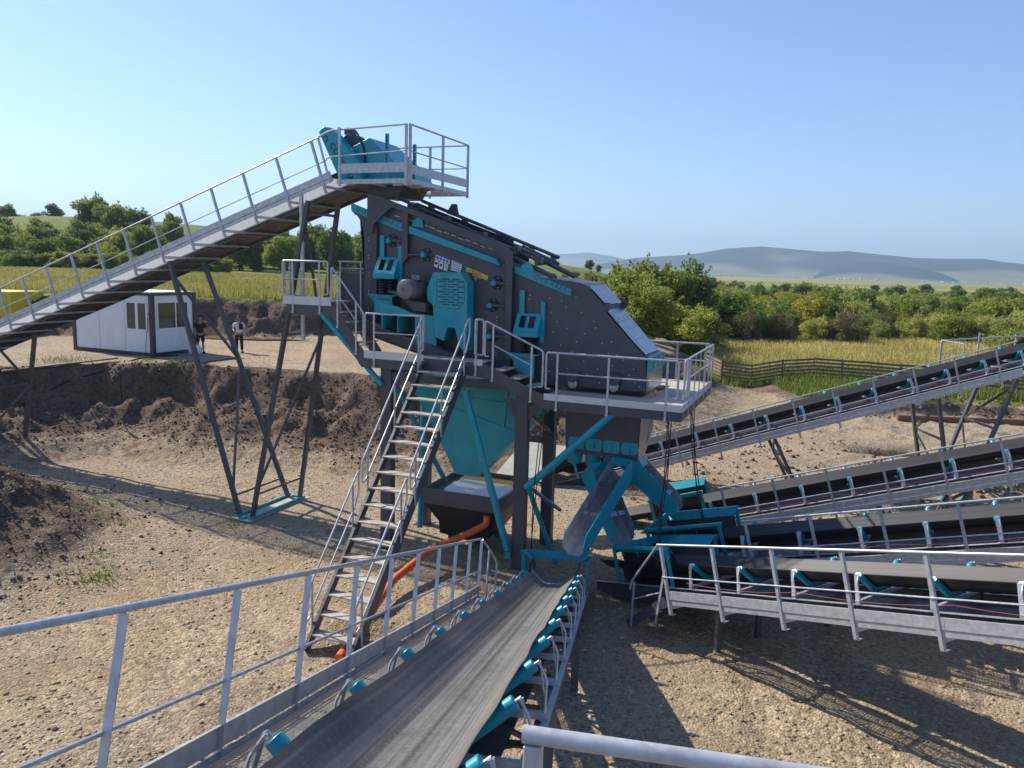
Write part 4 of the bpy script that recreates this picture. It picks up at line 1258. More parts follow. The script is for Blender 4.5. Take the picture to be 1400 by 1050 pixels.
b = MB().prism([(-2.7, 8.55), (-2.55, 8.78), (-2.45, 8.78), (-2.38, 8.45)], 1.3, 1.42)
part('roof_bracket', b, 'black', scr)
# underframe rail and carriage wheels
part('support_rail', MB().prism([(-4.7, 5.80), (0.2, 4.52), (0.2, 4.28), (-4.7, 5.54)], 0.34, 0.36).prism([(-4.7, 5.84), (0.2, 4.56), (0.2, 4.525), (-4.7, 5.805)], 0.3, 0.58).prism([(-4.7, 5.53), (0.2, 4.275), (0.2, 4.255), (-4.7, 5.51)], 0.3, 0.58), 'dark', scr)
for u in (0.97, 1.97):
    hb = part('wheel_bracket', MB().prism([(u - 0.14, 4.86), (u + 0.14, 4.86), (u + 0.15, 4.74), (u + 0.07, 4.60), (u - 0.07, 4.60), (u - 0.15, 4.74)], 0.74, 0.76), 'dark', scr)
    part('wheel', MB().lathe((u, 0.765, 4.56), (0, 1, 0), [(0, 0.09), (0.01, 0.11), (0.08, 0.11), (0.09, 0.09)], 18), 'galv', hb)
    b = MB()
    for q in (-0.08, 0, 0.08):
        b.lathe((u + q, 0.739, 4.80), (0, -1, 0), [(0, 0.014), (0.015, 0.01)], 6)
    part('wheel_bolts', b, 'galv', hb)
# teal under-pan
pan = part('under_pan', MB().add(
    [(-3.35, 1.0, 4.4), (-3.35, 2.4, 4.4), (-0.1, 2.4, 4.25), (-0.1, 1.0, 4.25), (0.12, 1.0, 3.72), (0.12, 2.4, 3.72),
     (-1.55, 1.0, 1.90), (-1.55, 1.5, 1.90), (-2.18, 1.0, 1.91), (-2.18, 1.5, 1.91), (-2.52, 1.0, 2.55), (-2.52, 2.4, 2.75), (-3.35, 1.0, 3.9), (-3.35, 2.4, 3.9)],
    [(0, 12, 10, 8, 6, 4, 3), (1, 2, 5, 7, 9, 11, 13), (0, 1, 13, 12), (12, 13, 11, 10), (10, 11, 9, 8), (8, 9, 7, 6), (6, 7, 5, 4), (4, 5, 2, 3), (0, 3, 2, 1)]), 'teal2', scr)
b = MB().bar((-2.6, 0.985, 3.72), (-0.25, 0.985, 3.12), 0.03, 0.05, (0, 1, 0)).bar((-0.85, 0.985, 3.30), (-0.75, 0.985, 4.3), 0.03, 0.05, (0, 1, 0)).bar((-1.9, 0.985, 3.55), (-1.8, 0.985, 4.32), 0.03, 0.05, (0, 1, 0)).bar((-3.0, 0.985, 4.0), (-0.1, 0.985, 3.85), 0.028, 0.05, (0, 1, 0))
part('pan_rib', b, 'teal2', pan)

# ------------------------------------------------------------------ steel support with walkways
sup = thing("support_frame", "dark steel support frame with galvanised railings carrying the screening machine", "support frame", PL, (0, 1.0, 0))
for u, v in ((0.0, 0.11), (0.0, 2.1), (-3.65, 0.11), (-3.65, 2.1)):
    h = 4.3 if u == 0 else 4.75
    b = MB().box(u - 0.15, u + 0.15, v - 0.11, v - 0.098, 0.02, h).box(u - 0.15, u + 0.15, v + 0.098, v + 0.11, 0.02, h).box(u - 0.005, u + 0.145, v - 0.0975, v + 0.0975, 0.02, h)
    part('column', b, 'dark', sup)
    part('column_base', MB().box(u - 0.25, u + 0.25, v - 0.22, v + 0.22, 0.0, 0.02), 'dark', sup)
b = MB().box(-0.11, 0.11, 0.2205, 1.98, 3.95, 4.25).box(-3.76, -3.54, 0.2205, 1.98, 4.4, 4.7).box(-3.53, -0.151, 0.03, 0.19, 4.38, 4.58).box(-3.53, -0.151, 2.03, 2.19, 4.1, 4.35)
b.bar((0.05, 2.1, 3.0), (0.05, 0.22, 3.9), 0.1, 0.1, (1, 0, 0))
split_part('cross_beam', b, 'dark', sup)
split_part('column_gusset', MB().prism([(-0.5, 4.2), (-0.15, 3.7), (-0.15, 4.2)], 0.05, 0.07).prism([(0.5, 4.1), (0.15, 3.7), (0.15, 4.1)], 0.05, 0.07), 'dark', sup)
part('diagonal_brace', MB().tube([(2.25, -0.1, 4.15), (0.22, -0.1, 2.15)], 0.085, 14), 'teal', sup)
part('diagonal_brace', MB().tube([(-1.42, -0.1, 4.3), (-0.2, -0.1, 0.55)], 0.085, 14).box(-0.26, -0.12, -0.14, -0.06, 0.36, 0.52), 'teal', sup)
part('diagonal_brace', MB().tube([(-5.45, -0.16, 5.95), (-3.72, -0.05, 4.25)], 0.07, 12), 'teal', sup)
part('diagonal_brace', MB().tube([(0.25, -0.05, 2.15), (0.75, 0.7, 0.1)], 0.06, 12).tube([(0.25, 0.0, 2.15), (0.55, 1.5, 1.2)], 0.05, 10), 'teal', sup)
part('diagonal_brace', MB().tube([(-3.6, 0.3, 4.3), (-2.6, 1.9, 0.9)], 0.07, 12).tube([(-3.6, 1.9, 4.3), (-3.2, 1.0, 0.3)], 0.07, 12), 'teal', sup)
VF = -0.2        # front edge of the walkways
# decks and front beams: left top, landing, right platform
ZL, ZM, ZR = 6.28, 5.05, 4.40
b = MB().box(-6.58, -5.1, VF + 0.01, 0.62, ZL - 0.03, ZL - 0.005).box(-4.13, -0.9, VF + 0.01, 0.30, ZM - 0.03, ZM - 0.005).box(0.64, 3.72, VF + 0.01, 0.68, ZR - 0.03, ZR - 0.005)
b.box(2.90, 3.72, 0.6801, 4.15, ZR - 0.03, ZR - 0.005).box(0.64, 2.8995, 2.9, 4.15, ZR - 0.03, ZR - 0.005)
split_part('walkway_deck', b, 'tread', sup)
b = MB()
def chan(u0, u1, v, z0, z1):
    b.box(u0, u1, v, v + 0.012, z0, z1)
    b.box(u0, u1, v + 0.0121, v + 0.07, z1 - 0.012, z1)
    b.box(u0, u1, v + 0.0121, v + 0.07, z0, z0 + 0.012)
chan(-6.5, -5.1, VF, ZL - 0.38, ZL - 0.03)
chan(-4.13, -0.9, VF, ZM - 0.36, ZM - 0.03)
chan(0.64, 3.72, VF, ZR - 0.32, ZR - 0.03)
b.box(3.70, 3.72, VF + 0.08, 4.15, ZR - 0.32, ZR - 0.031)
b.box(-6.5, -6.48, VF + 0.08, 0.6, ZL - 0.38, ZL - 0.031)
b.box(0.64, 0.66, VF + 0.08, 0.66, ZR - 0.32, ZR - 0.031)
b.box(-4.13, -4.11, VF + 0.08, 0.28, ZM - 0.36, ZM - 0.031).box(-0.92, -0.9, VF + 0.08, 0.28, ZM - 0.36, ZM - 0.031)
# stringers of the two short flights
for v in (VF, 0.55):
    b.prism([(-5.1, ZL - 0.02), (-4.13, ZM + 0.0), (-4.13, ZM - 0.38), (-4.25, ZM - 0.36), (-5.1, ZL - 0.40)], v, v + 0.012)
    b.prism([(-0.9, ZM - 0.03), (0.64, ZR - 0.02), (0.64, ZR - 0.32), (-0.9, ZM - 0.36)], v, v + 0.012)
part('walkway_beam', b, 'dark', sup)
b = MB()
for k in range(1, 5):
    u = -5.1 + 0.97 * k / 5
    b.box(u - 0.11, u + 0.11, VF + 0.02, 0.54, ZL - 1.23 * k / 5 - 0.03, ZL - 1.23 * k / 5)
for k in range(1, 4):
    u = -0.9 + 1.54 * k / 4
    b.box(u - 0.15, u + 0.15, VF + 0.02, 0.54, ZM - 0.65 * k / 4 - 0.03, ZM - 0.65 * k / 4)
split_part('flight_tread', b, 'tread', sup)
b = MB()
b.box(-6.60, -5.12, VF - 0.02, VF - 0.008, ZL - 0.12, ZL + 0.09).box(-4.15, -2.48, VF - 0.02, VF - 0.008, ZM - 0.13, ZM + 0.06).box(-1.14, -0.92, VF - 0.02, VF - 0.008, ZM - 0.10, ZM + 0.04)
b.box(0.62, 3.73, VF - 0.02, VF - 0.008, ZR - 0.11, ZR + 0.04).box(3.735, 3.747, VF - 0.02, 4.16, ZR - 0.11, ZR + 0.06)
b.box(-6.60, -6.588, VF - 0.0075, 0.6, ZL - 0.12, ZL + 0.09)
split_part('toe_plate', b, 'toe', sup)
def loop(u0, z0, u1, z1, v, h=0.98, lo=0.16, rr=0.024):
    """closed-end railing panel: starts low, up, along, down"""
    return MB().tube([(u0 + 0.10, v, z0 + lo), (u0, v, z0 + lo), (u0, v, z0 + h), (u1, v, z1 + h), (u1, v, z1 + lo), (u1 - 0.10, v, z1 + lo)], rr, 9, 0.07)
def rail_panel(u0, z0, u1, z1, v, posts, mid=True, nm='railing_panel'):
    b = loop(u0, z0, u1, z1, v)
    sl = (z1 - z0) / (u1 - u0)
    for p in posts:
        z = z0 + (p - u0) * sl
        b.bar((p, v + 0.012, z - 0.30), (p, v + 0.012, z + 0.96), 0.045, 0.02, (1, 0, 0))
        b.box(p - 0.03, p + 0.03, v - 0.02, v + 0.03, z - 0.34, z - 0.30)
    if mid:
        pa, pb = (posts[0], posts[-1]) if len(posts) > 1 else (u0, u1)
        b.tube([(pa, v - 0.01, z0 + (pa - u0) * sl + 0.52), (pb, v - 0.01, z0 + (pb - u0) * sl + 0.52)], 0.016, 8)
    return part(nm, b, 'galv', sup)
rail_panel(-6.58, ZL, -5.20, ZL, VF - 0.03, (-6.28, -5.46))
rail_panel(-5.09, ZL - 0.12, -4.16, ZM + 0.02, VF - 0.03, (-4.92, -4.38))
rail_panel(-4.11, ZM, -2.48, ZM, VF - 0.03, (-3.86, -2.56))
rail_panel(-1.11, ZM, -0.90, ZM, VF - 0.03, (-1.09,), mid=False)
rail_panel(-0.86, ZM - 0.02, 0.58, ZR + 0.02, VF - 0.03, (-0.66, 0.30))
rail_panel(0.66, ZR, 3.62, ZR, VF - 0.03, (0.92, 2.10, 3.38))
# end and rear railings of the right platform, rear of the left platform
b = MB()
for v0, v1 in ((VF + 0.05, 0.25), (0.40, 4.1)):
    b.tube([(3.74, v0, ZR + 0.16), (3.74, v0, ZR + 1.0), (3.74, v1, ZR + 1.0), (3.74, v1, ZR + 0.16)], 0.024, 9, 0.07)
b.tube([(3.73, 0.40, ZR + 0.55), (3.73, 4.1, ZR + 0.55)], 0.016, 8)
for v in (0.5, 1.2, 1.9, 2.7, 3.4, 4.0):
    b.bar((3.75, v, ZR - 0.25), (3.75, v, ZR + 0.98), 0.05, 0.02, (0, 1, 0))
b.tube([(3.66, 4.15, ZR + 0.16), (3.66, 4.15, ZR + 1.0), (0.7, 4.15, ZR + 1.0), (0.7, 4.15, ZR + 0.16)], 0.024, 9, 0.07)
b.tube([(3.66, 4.15, ZR + 0.55), (0.7, 4.15, ZR + 0.55)], 0.016, 8)
for u in (0.8, 1.8, 2.8, 3.55):
    b.bar((u, 4.16, ZR - 0.25), (u, 4.16, ZR + 0.98), 0.05, 0.02, (1, 0, 0))
part('end_railing', b, 'galv', sup)
b = MB()
b.tube([(-6.57, VF + 0.03, ZL + 0.16), (-6.57, VF + 0.03, ZL + 0.98), (-6.57, 0.60, ZL + 0.98), (-6.57, 0.60, ZL - 0.1)], 0.024, 9, 0.07)
b.tube([(-6.57, VF + 0.03, ZL + 0.5), (-6.57, 0.6, ZL + 0.5)], 0.016, 8)
b.bar((-6.57, 0.05, ZL - 0.2), (-6.57, 0.05, ZL + 0.96), 0.045, 0.02, (0, 1, 0))
part('end_railing', b, 'galv', sup)
# dark water box behind the left platform
b = MB().box(-5.9, -4.84, 1.3, 2.3, 5.9, 6.98).box(-5.92, -5.88, 1.28, 2.32, 6.981, 7.02)
for z_ in (6.2, 6.6):
    b.box(-5.93, -4.84, 1.285, 1.299, z_, z_ + 0.03)
part('side_box', b, 'dark', sup)
b = MB().tube([(-5.9, 1.24, 7.28), (-4.9, 1.24, 7.28)], 0.022, 8).tube([(-5.9, 1.24, 7.1), (-4.9, 1.24, 7.1)], 0.014, 8)
for u in (-5.85, -5.2, -4.95):
    b.bar((u, 1.25, 5.9), (u, 1.25, 7.28), 0.04, 0.02, (1, 0, 0))
part('box_railing', b, 'galv', sup)

# ---- discharge bin with chutes
binr = thing("discharge_bin", "dark steel bin with four teal hatches and open chutes below the right platform", "discharge bin", PL, (1.7, 1.3, 2.9))
b = MB().add([(0.76, 0.92, 4.38), (2.62, 0.92, 4.38), (2.62, 2.35, 4.38), (0.76, 2.35, 4.38),
              (0.83, 0.92, 2.86), (2.58, 0.92, 2.86), (2.58, 1.75, 2.86), (0.83, 1.75, 2.86), (2.62, 2.35, 3.35), (0.76, 2.35, 3.35)],
             [(0, 3, 2, 1), (0, 1, 5, 4), (1, 2, 8, 6, 5), (2, 3, 9, 8), (8, 9, 7, 6), (3, 0, 4, 7, 9), (4, 5, 6, 7)])
part('bin_body', b, 'dark', binr)
part('bin_liner_side', MB().add([(2.63, 0.94, 4.36), (2.63, 2.33, 4.36), (2.63, 2.33, 3.36), (2.595, 1.74, 2.88), (2.595, 0.94, 2.88)], [(0, 1, 2, 3, 4)]), 'alu', binr)
for q in range(4):
    u = 0.90 + q * 0.435
    z = 3.11 - q * 0.0
    part('hatch', MB().prism([(u, z - 0.10), (u + 0.04, z - 0.14), (u + 0.34, z - 0.14), (u + 0.38, z - 0.10), (u + 0.40, z), (u + 0.38, z + 0.12), (u + 0.34, z + 0.16), (u + 0.04, z + 0.16), (u, z + 0.12), (u - 0.02, z)], 0.895, 0.918), 'teal', binr, bevel=0.006)
    part('hatch_handle', MB().tube([(u + 0.20, 0.893, z - 0.08), (u + 0.20, 0.87, z - 0.06), (u + 0.20, 0.87, z + 0.06), (u + 0.20, 0.893, z + 0.08)], 0.012, 6), 'teal2', binr)
b = MB()
for u in (1.0, 1.45, 1.9, 2.32):
    b.lathe((u, 1.15, 2.86), (0, 0, -1), [(0, 0.20), (0.28, 0.17)], 14)
split_part('outlet_spout', b, 'teal2', binr)
def chute(top, bot, width, near_side=(0, -1, 0), depth=0.42, label=None):
    """open trough from top to bottom, teal outside plates, grey liner inside"""
    t, q = Vector(top), Vector(bot)
    d = (q - t).normalized()
    s = d.cross(Vector((0, 0, 1))).normalized()
    n = s.cross(d).normalized()
    L = (q - t).length
    def Pt(a, b_, c):
        return t + d * a + s * b_ + n * c
    w = width / 2
    b = MB()
    b.quad(Pt(0, -w * 0.5, 0), Pt(L, -w * 0.5, 0), Pt(L, w * 0.5, 0), Pt(0, w * 0.5, 0), 0.01)
    b.quad(Pt(0, -w, 0.16), Pt(L, -w, 0.16), Pt(L, -w * 0.5, 0.0), Pt(0, -w * 0.5, 0.0), 0.008)
    b.quad(Pt(0, w * 0.5, 0), Pt(L, w * 0.5, 0), Pt(L, w, 0.16), Pt(0, w, 0.16), 0.008)
    ch = part('chute_trough', b, 'plate', binr)
    for sg in (-1, 1):
        b = MB()
        o = [Pt(0.0, sg * w, depth + 0.1), Pt(L - 0.18, sg * w, depth), Pt(L, sg * w, depth - 0.16), Pt(L + 0.02, sg * w, 0.14), Pt(L - 0.10, sg * w * 0.97, 0.02), Pt(0.05, sg * w * 0.97, 0.02)]
        o2 = [p + s * sg * 0.012 for p in o]
        b.add(o + o2, [tuple(range(6)), tuple(range(11, 5, -1))] + [(i, i + 6, (i + 1) % 6 + 6, (i + 1) % 6) for i in range(6)])
        part('chute_side', b, 'teal', ch)
        b = MB().add([p - s * sg * 0.004 for p in o], [tuple(range(6))])
        part('chute_liner', b, 'plate', ch)
    for f in (0.28, 0.66):
        b = MB()
        for g0, g1 in ((-0.97, -0.08), (0.08, 0.97)):
            b.quad(Pt(L * f, g0 * w, depth - 0.03), Pt(L * f + 0.11, g0 * w, depth - 0.03), Pt(L * f + 0.11, g1 * w, depth - 0.03), Pt(L * f, g1 * w, depth - 0.03), 0.012)
        part('chute_tie', b, 'alu', ch)
    b = MB().quad(Pt(0.02, -w * 0.95, depth + 0.12), Pt(0.22, -w * 0.95, depth + 0.06), Pt(0.22, w * 0.95, depth + 0.06), Pt(0.02, w * 0.95, depth + 0.12), 0.01)
    part('chute_apron', b, 'teal', ch)
W2L = PL.inverted()
chute((2.30, 0.85, 2.45), W2L @ Vector((1.38, 15.15, 1.40)), 0.46)
h4 = C4M @ Vector((-3.15, 0, 1.0))
chute((1.45, 0.80, 2.45), W2L @ (h4 + Vector((-0.5, 0.15, -0.25))), 0.50)
h3 = C3M @ Vector((-4.35, 0, 0.95))
chute((2.25, 1.35, 2.42), W2L @ (h3 + Vector((-0.1, 0.0, 0.05))), 0.50)
h2 = C2M @ Vector((-3.5, 0, 1.0))
chute((2.2, 1.75, 2.6), W2L @ (h2 + Vector((-0.5, -0.1, 0.05))), 0.46)

# ---- staircase
stair = thing("staircase", "steep steel staircase with dusty treads and silver handrails in front of the machine", "staircase", PL, (-1.6, -5.4, 0))
def SP(f, side, dz=0.0, du=0.0):
    """f 0 at the top, 1 at the foot; side -1 left, +1 right"""
    ul, ur = -2.47 + (-2.07 + 2.47) * f, -1.33 + (-1.05 + 1.33) * f
    u = ul if side < 0 else ur
    return Vector((u + du * side, -0.2 + (-5.40 + 0.2) * f, 4.98 * (1 - f) + dz))
for s in (-1, 1):
    b = MB()
    a, c = SP(0, s, -0.10), SP(1, s, 0.0)
    dn = (c - a).normalized()
    nn = Vector((0, -dn.z, dn.y)).normalized()
    if nn.z < 0:
        nn = -nn
    b.bar(a + nn * 0.02, c + nn * 0.02 - dn * 0.05, 0.012, 0.24, (1, 0, 0))
    b.bar(a + nn * 0.138 - Vector((s * 0.03, 0, 0)), c + nn * 0.138 - Vector((s * 0.03, 0, 0)) - dn * 0.05, 0.06, 0.01, (1, 0, 0))
    part('stringer', b, 'dark', stair)
tr = None
for k in range(1, 18):
    f = k / 18
    l, r_ = SP(f, -1, 0.06), SP(f, 1, 0.06)
    b = MB().box(l.x + 0.012, r_.x - 0.012, l.y - 0.13, l.y + 0.11, l.z - 0.035, l.z)
    part('tread', b, 'tread', stair, bevel=0.006)
for s in (-1, 1):
    for (fa, fb) in ((0.0, 0.57), (0.60, 0.985)):
        b = MB()
        o = s * 0.035
        Q = lambda f, h: SP(f, s, h) + Vector((o, 0, 0))
        top0 = [Q(fa, 0.40), Q(fa, 0.98), Q(fb, 0.98), Q(fb, 0.50), Q(fb - 0.035, 0.50 - 0.0 + 0.0)]
        if fa == 0:
            top0 = [Q(fa + 0.03, 0.42), Q(fa - 0.012, 0.62), Q(fa - 0.012, 1.02), Q(fa, 1.06), Q(fb, 1.02), Q(fb, 0.56), Q(fb - 0.03, 0.45)]
        else:
            top0 = [Q(fa + 0.03, 0.45), Q(fa, 0.60), Q(fa, 1.02), Q(fb, 1.0), Q(fb, 0.5), Q(fb - 0.03, 0.42)]
        b.tube(top0, 0.022, 9, 0.06)
        b.tube([Q(fa + 0.03, 0.43), Q(fb - 0.03, 0.45)], 0.018, 8)
        n = 3 if fa == 0 else 2
        for q in range(n):
            f = fa + 0.045 + (fb - fa - 0.09) * q / (n - 1)
            b.bar(Q(f, -0.05), Q(f, 1.0), 0.02, 0.05, (1, 0, 0))
        part('handrail', b, 'galv', stair)

# ---- water tank, tank water, slab, orange pipe
tank = thing("settling_tank", "open dark steel tank of muddy water under the teal pan", "tank", PL, (-1.8, 1.4, 0))
ru0, ru1, rv0, rv1, rz = -2.75, -0.66, 0.40, 2.55, 1.62
b = MB()
b.box(ru0, ru1, rv0, rv0 + 0.02, rz - 0.40, rz).box(ru0, ru1, rv1 - 0.02, rv1, rz - 0.40, rz).box(ru0, ru0 + 0.02, rv0 + 0.0201, rv1 - 0.0201, rz - 0.40, rz).box(ru1 - 0.02, ru1, rv0 + 0.0201, rv1 - 0.0201, rz - 0.40, rz)
b.box(ru0 - 0.05, ru1 + 0.05, rv0 - 0.05, rv0 - 0.0005, rz - 0.02, rz).box(ru1 + 0.0005, ru1 + 0.05, rv0, rv1 + 0.05, rz - 0.02, rz).box(ru0 - 0.05, ru0 - 0.0005, rv0, rv1, rz - 0.02, rz)
part('tank_rim', b, 'dark', tank)
b = MB().add([(ru0, rv0, rz - 0.401), (ru1, rv0, rz - 0.401), (ru1, rv1, rz - 0.401), (ru0, rv1, rz - 0.401), (ru0 + 0.35, rv0 + 0.15, 0.75), (ru1 - 0.25, rv0 + 0.15, 0.75), (ru1 - 0.25, rv1 - 0.3, 0.75), (ru0 + 0.35, rv1 - 0.3, 0.75),
              (ru0 + 0.36, rv0 + 0.2, 0.42), (ru1 - 0.6, rv0 + 0.3, 0.25), (ru1 - 0.6, rv1 - 0.5, 0.25), (ru0 + 0.5, rv1 - 0.5, 0.42)],
             [(0, 1, 5, 4), (1, 2, 6, 5), (2, 3, 7, 6), (3, 0, 4, 7), (4, 5, 9, 8), (5, 6, 10, 9), (6, 7, 11, 10), (7, 4, 8, 11), (8, 9, 10, 11)])
part('tank_body', b, 'black', tank)
split_part('tank_leg', MB().box(ru0 + 0.5, ru0 + 0.62, 0.8, 0.92, 0.0, 0.6).box(ru1 - 0.75, ru1 - 0.63, 0.9, 1.02, 0, 0.5).box(ru0 + 0.5, ru0 + 0.62, 1.9, 2.0, 0.0, 0.6).box(ru1 - 0.75, ru1 - 0.63, 1.9, 2.0, 0, 0.5), 'dark', tank)
part('tank_water', MB().add([(ru0 + 0.021, rv0 + 0.021, rz - 0.14), (ru1 - 0.021, rv0 + 0.021, rz - 0.14), (ru1 - 0.021, rv1 - 0.021, rz - 0.14), (ru0 + 0.021, rv1 - 0.021, rz - 0.14)], [(0, 1, 2, 3)]), 'water', tank)
b = MB().quad((-1.75, 2.62, 1.5), (-0.35, 2.62, 1.5), (0.0, 3.9, 2.25), (-1.4, 3.9, 2.25), 0.05)
slab = part('concrete_ramp', xfm(b, PL), 'concrete')
tag(slab, "pale concrete ramp behind the muddy water tank under the machine", "ramp")
g = lambda u, v: tuple(PL @ Vector((u, v, 0)))
P = lambda u, v, z: tuple(PL @ Vector((u, v, z)))
pp = [P(-0.95, 0.33, 1.16), P(-0.95, 0.30, 0.95), P(-1.35, 0.0, 0.72), P(-1.9, -0.75, 0.52), P(-2.0, -2.4, 0.32)]
w_end = Vector((-3.0, 13.05, 0.12))
pp.append(tuple(w_end))
b = MB().tube(pp, 0.088, 14, 0.22)
op = part('orange_pipe', b, 'orange')
tag(op, "orange plastic drain pipe leading from the tank under the staircase", "pipe")
b = MB()
for u in (0.35, 0.62):
    pass
def collar(p, q, f):
    p, q = Vector(p), Vector(q)
    c = p.lerp(q, f)
    d = (q - p).normalized()
    return c - d * 0.05, d
for i, f in ((3, 0.05), (3, 0.6), (4, 0.05), (4, 0.5)):
    c, d = collar(pp[i], pp[i + 1], f)
    b.lathe(c, d, [(0, 0.09), (0.01, 0.10), (0.10, 0.10), (0.11, 0.09)], 14)
part('pipe_collar', b, 'orange', op)

# hanging cables from the right platform
def cable(pts, label, n=3):
    b = MB()
    for q in range(n):
        o = [Vector(p) + Vector((0.05 * math.cos(q * 2.1 + i * 1.3), 0.05 * math.sin(q * 2.1 + i * 1.7), 0)) for i, p in enumerate(pts)]
        b.tube(o, 0.012, 6, 0.8)
    c = part('hanging_cable', b, 'cable')
    tag(c, label, "cable", "black cables hanging from the right platform")
cb4 = C4M @ Vector((-2.0, -0.75, 0.5))
pa = PL @ Vector((3.45, -0.05, 4.1))
cable([pa, pa.lerp(cb4, 0.35) + Vector((0.03, 0, 0)), pa.lerp(cb4, 0.7) + Vector((-0.05, 0, 0)), cb4], "black cable bundle hanging from the right platform's front corner", 4)
cb3 = C3M @ Vector((-3.6, -0.4, 0.9))
pb = PL @ Vector((3.65, 1.7, 4.1))
cable([pb, pb.lerp(cb3, 0.4) + Vector((-0.06, 0, -0.1)), pb.lerp(cb3, 0.8) + Vector((-0.03, 0, -0.1)), cb3], "pair of black cables hanging behind the platform's end railing", 3)
pc = PL @ Vector((0.62, -0.15, 4.1))
pc2 = PL @ Vector((0.42, -0.15, 0.1))
cable([pc, pc.lerp(pc2, 0.5) + Vector((-0.05, 0, 0)), pc2], "thin black cable hanging beside the front steel column", 2)

# photographer's platform railing at the lower right
hp0 = Vector((0.057, 1.936, 5.945))
hd = Vector((0.981, -0.193, 0.0)).normalized()
b = MB().tube([hp0, hp0 + hd * 1.6], 0.0245, 16)
hrn = part('platform_handrail', b, 'galv')
tag(hrn, "near galvanised handrail pipe on a square post at the bottom right", "handrail")
b = MB()
for q in (0.03, 1.45):
    p = hp0 + hd * q
    b.bar(p - Vector((0, 0, 0.022)), p - Vector((0, 0, 1.5)), 0.05, 0.05, hd)
split_part('handrail_post', b, 'galv', hrn, bevel=0.004)
part('standing_deck', MB().box(-0.6, 1.7, -1.3, 1.72, 4.70, 4.74), 'grate', hrn)
part('handrail_mid_bar', MB().tube([hp0 + hd * 0.055 - Vector((0, 0, 0.62)), hp0 + hd * 1.42 - Vector((0, 0, 0.62))], 0.018, 10), 'galv', hrn)

# ------------------------------------------------------------------ vegetation
def tone_mesh(name, vs, fs, tone, mat):
    me = bpy.data.meshes.new(name)
    vs = np.asarray(vs, np.float32)
    fs = np.asarray(fs, np.int32)
    k = fs.shape[1]
    me.vertices.add(len(vs))
    me.vertices.foreach_set('co', vs.ravel())
    me.loops.add(fs.size)
    me.loops.foreach_set('vertex_index', fs.ravel())
    me.polygons.add(len(fs))
    me.polygons.foreach_set('loop_start', np.arange(0, fs.size, k, dtype=np.int32))
    me.update()
    a = me.attributes.new("tone", 'FLOAT', 'POINT')
    a.data.foreach_set('value', np.asarray(tone, np.float32))
    me.materials.append(M[mat] if isinstance(mat, str) else mat)
    return me

def leaf_cloud(centers, tone, size, rg, up_bias=0.3):
    n = len(centers)
    d = rg.normal(size=(n, 3))
    d[:, 2] += up_bias
    d /= np.linalg.norm(d, axis=1)[:, None]
    a = rg.normal(size=(n, 3))
    a -= d * (a * d).sum(1)[:, None]
    a /= np.linalg.norm(a, axis=1)[:, None]
    b = np.cross(d, a)
    s = (size * rg.uniform(0.6, 1.4, n))[:, None]
    w = s * rg.uniform(0.45, 0.75, n)[:, None]
    bend = d * s * 0.25
    v = np.stack([centers - a * s, centers - b * w + bend * 0.3, centers + a * s - bend, centers + b * w + bend * 0.3], 1).reshape(-1, 3)
    f = np.arange(4 * n).reshape(n, 4)
    return v, f, np.repeat(tone, 4)

def crown_mesh(name, seed, n, lobes, mat, base=0.22, leaf=0.040, spread=(0.42, 0.42), droop=0.0):
    """crown of a tree or bush one unit tall"""
    rg = np.random.default_rng(seed)
    C, T = [], []
    n, lobes, leaf = int(n * 2.2), int(lobes * 1.8), leaf * 0.62
    for k in range(lobes):
        an = rg.uniform(0, 2 * math.pi)
        hz = base + (0.92 - base) * (k + 0.5) / lobes + rg.normal() * 0.05
        prof = math.sin(min(1, max(0.05, (hz - base * 0.5) / (1.02 - base * 0.5))) ** 0.8 * math.pi * 0.93) ** 0.7
        r = prof * rg.uniform(0.25, 1.0)
        c = np.array([math.cos(an) * r * spread[0], math.sin(an) * r * spread[1], hz])
        rad = rg.uniform(0.07, 0.17) * (0.7 + 0.45 * prof)
        m = int(n / lobes * (rad / 0.12) ** 2)
        d = rg.normal(size=(m, 3))
        d /= np.linalg.norm(d, axis=1)[:, None]
        rr = rad * (rg.uniform(0.35, 1.05, m) ** 0.6)[:, None]
        p = c + d * rr * np.array([1.15, 1.15, 0.85])
        p += rg.normal(size=(m, 3)) * 0.012
        p[:, 2] -= droop * rg.uniform(0, 1, m) * rad
        # shoots that leave the clump
        for q in range(3):
            sd = rg.normal(size=3) + np.array([0, 0, 0.9])
            sd /= np.linalg.norm(sd)
            ii = rg.integers(0, m, max(3, m // 28))
            p[ii] = c + sd * rad * (1.0 + rg.uniform(0, 0.7, len(ii)))[:, None] + rg.normal(size=(len(ii), 3)) * 0.010
        C.append(p)
        T.append(np.clip(rg.normal(0.45 + rg.normal() * 0.13, 0.20, m), 0, 1))
    C, T = np.concatenate(C), np.concatenate(T)
    keep = C[:, 2] > 0.02
    v, f, t = leaf_cloud(C[keep], T[keep], leaf, rg)
    return tone_mesh(name, v, f, t, mat)

def trunk_mesh(name, seed, top=0.75, r=0.022, limbs=7):
    rg = random.Random(seed)
    mb = MB()
    p = Vector((0, 0, -0.03))
    pts = [p]
    for k in range(5):
        p = p + Vector((rg.uniform(-0.03, 0.03), rg.uniform(-0.03, 0.03), (top + 0.03) / 5))
        pts.append(p)
    mb.tube(pts, r, 7, 0, True, r * 0.35)
    for k in range(limbs):
        s = pts[1 + k % 4]
        an = rg.uniform(0, 6.28)
        e = s + Vector((math.cos(an) * 0.28, math.sin(an) * 0.28, rg.uniform(0.12, 0.3)))
        mb.tube([s, s.lerp(e, 0.5) + Vector((0, 0, -0.02)), e], r * 0.45, 5, 0, True, r * 0.15)
    return mesh_from(name, mb.v, mb.f, M['trunk'])

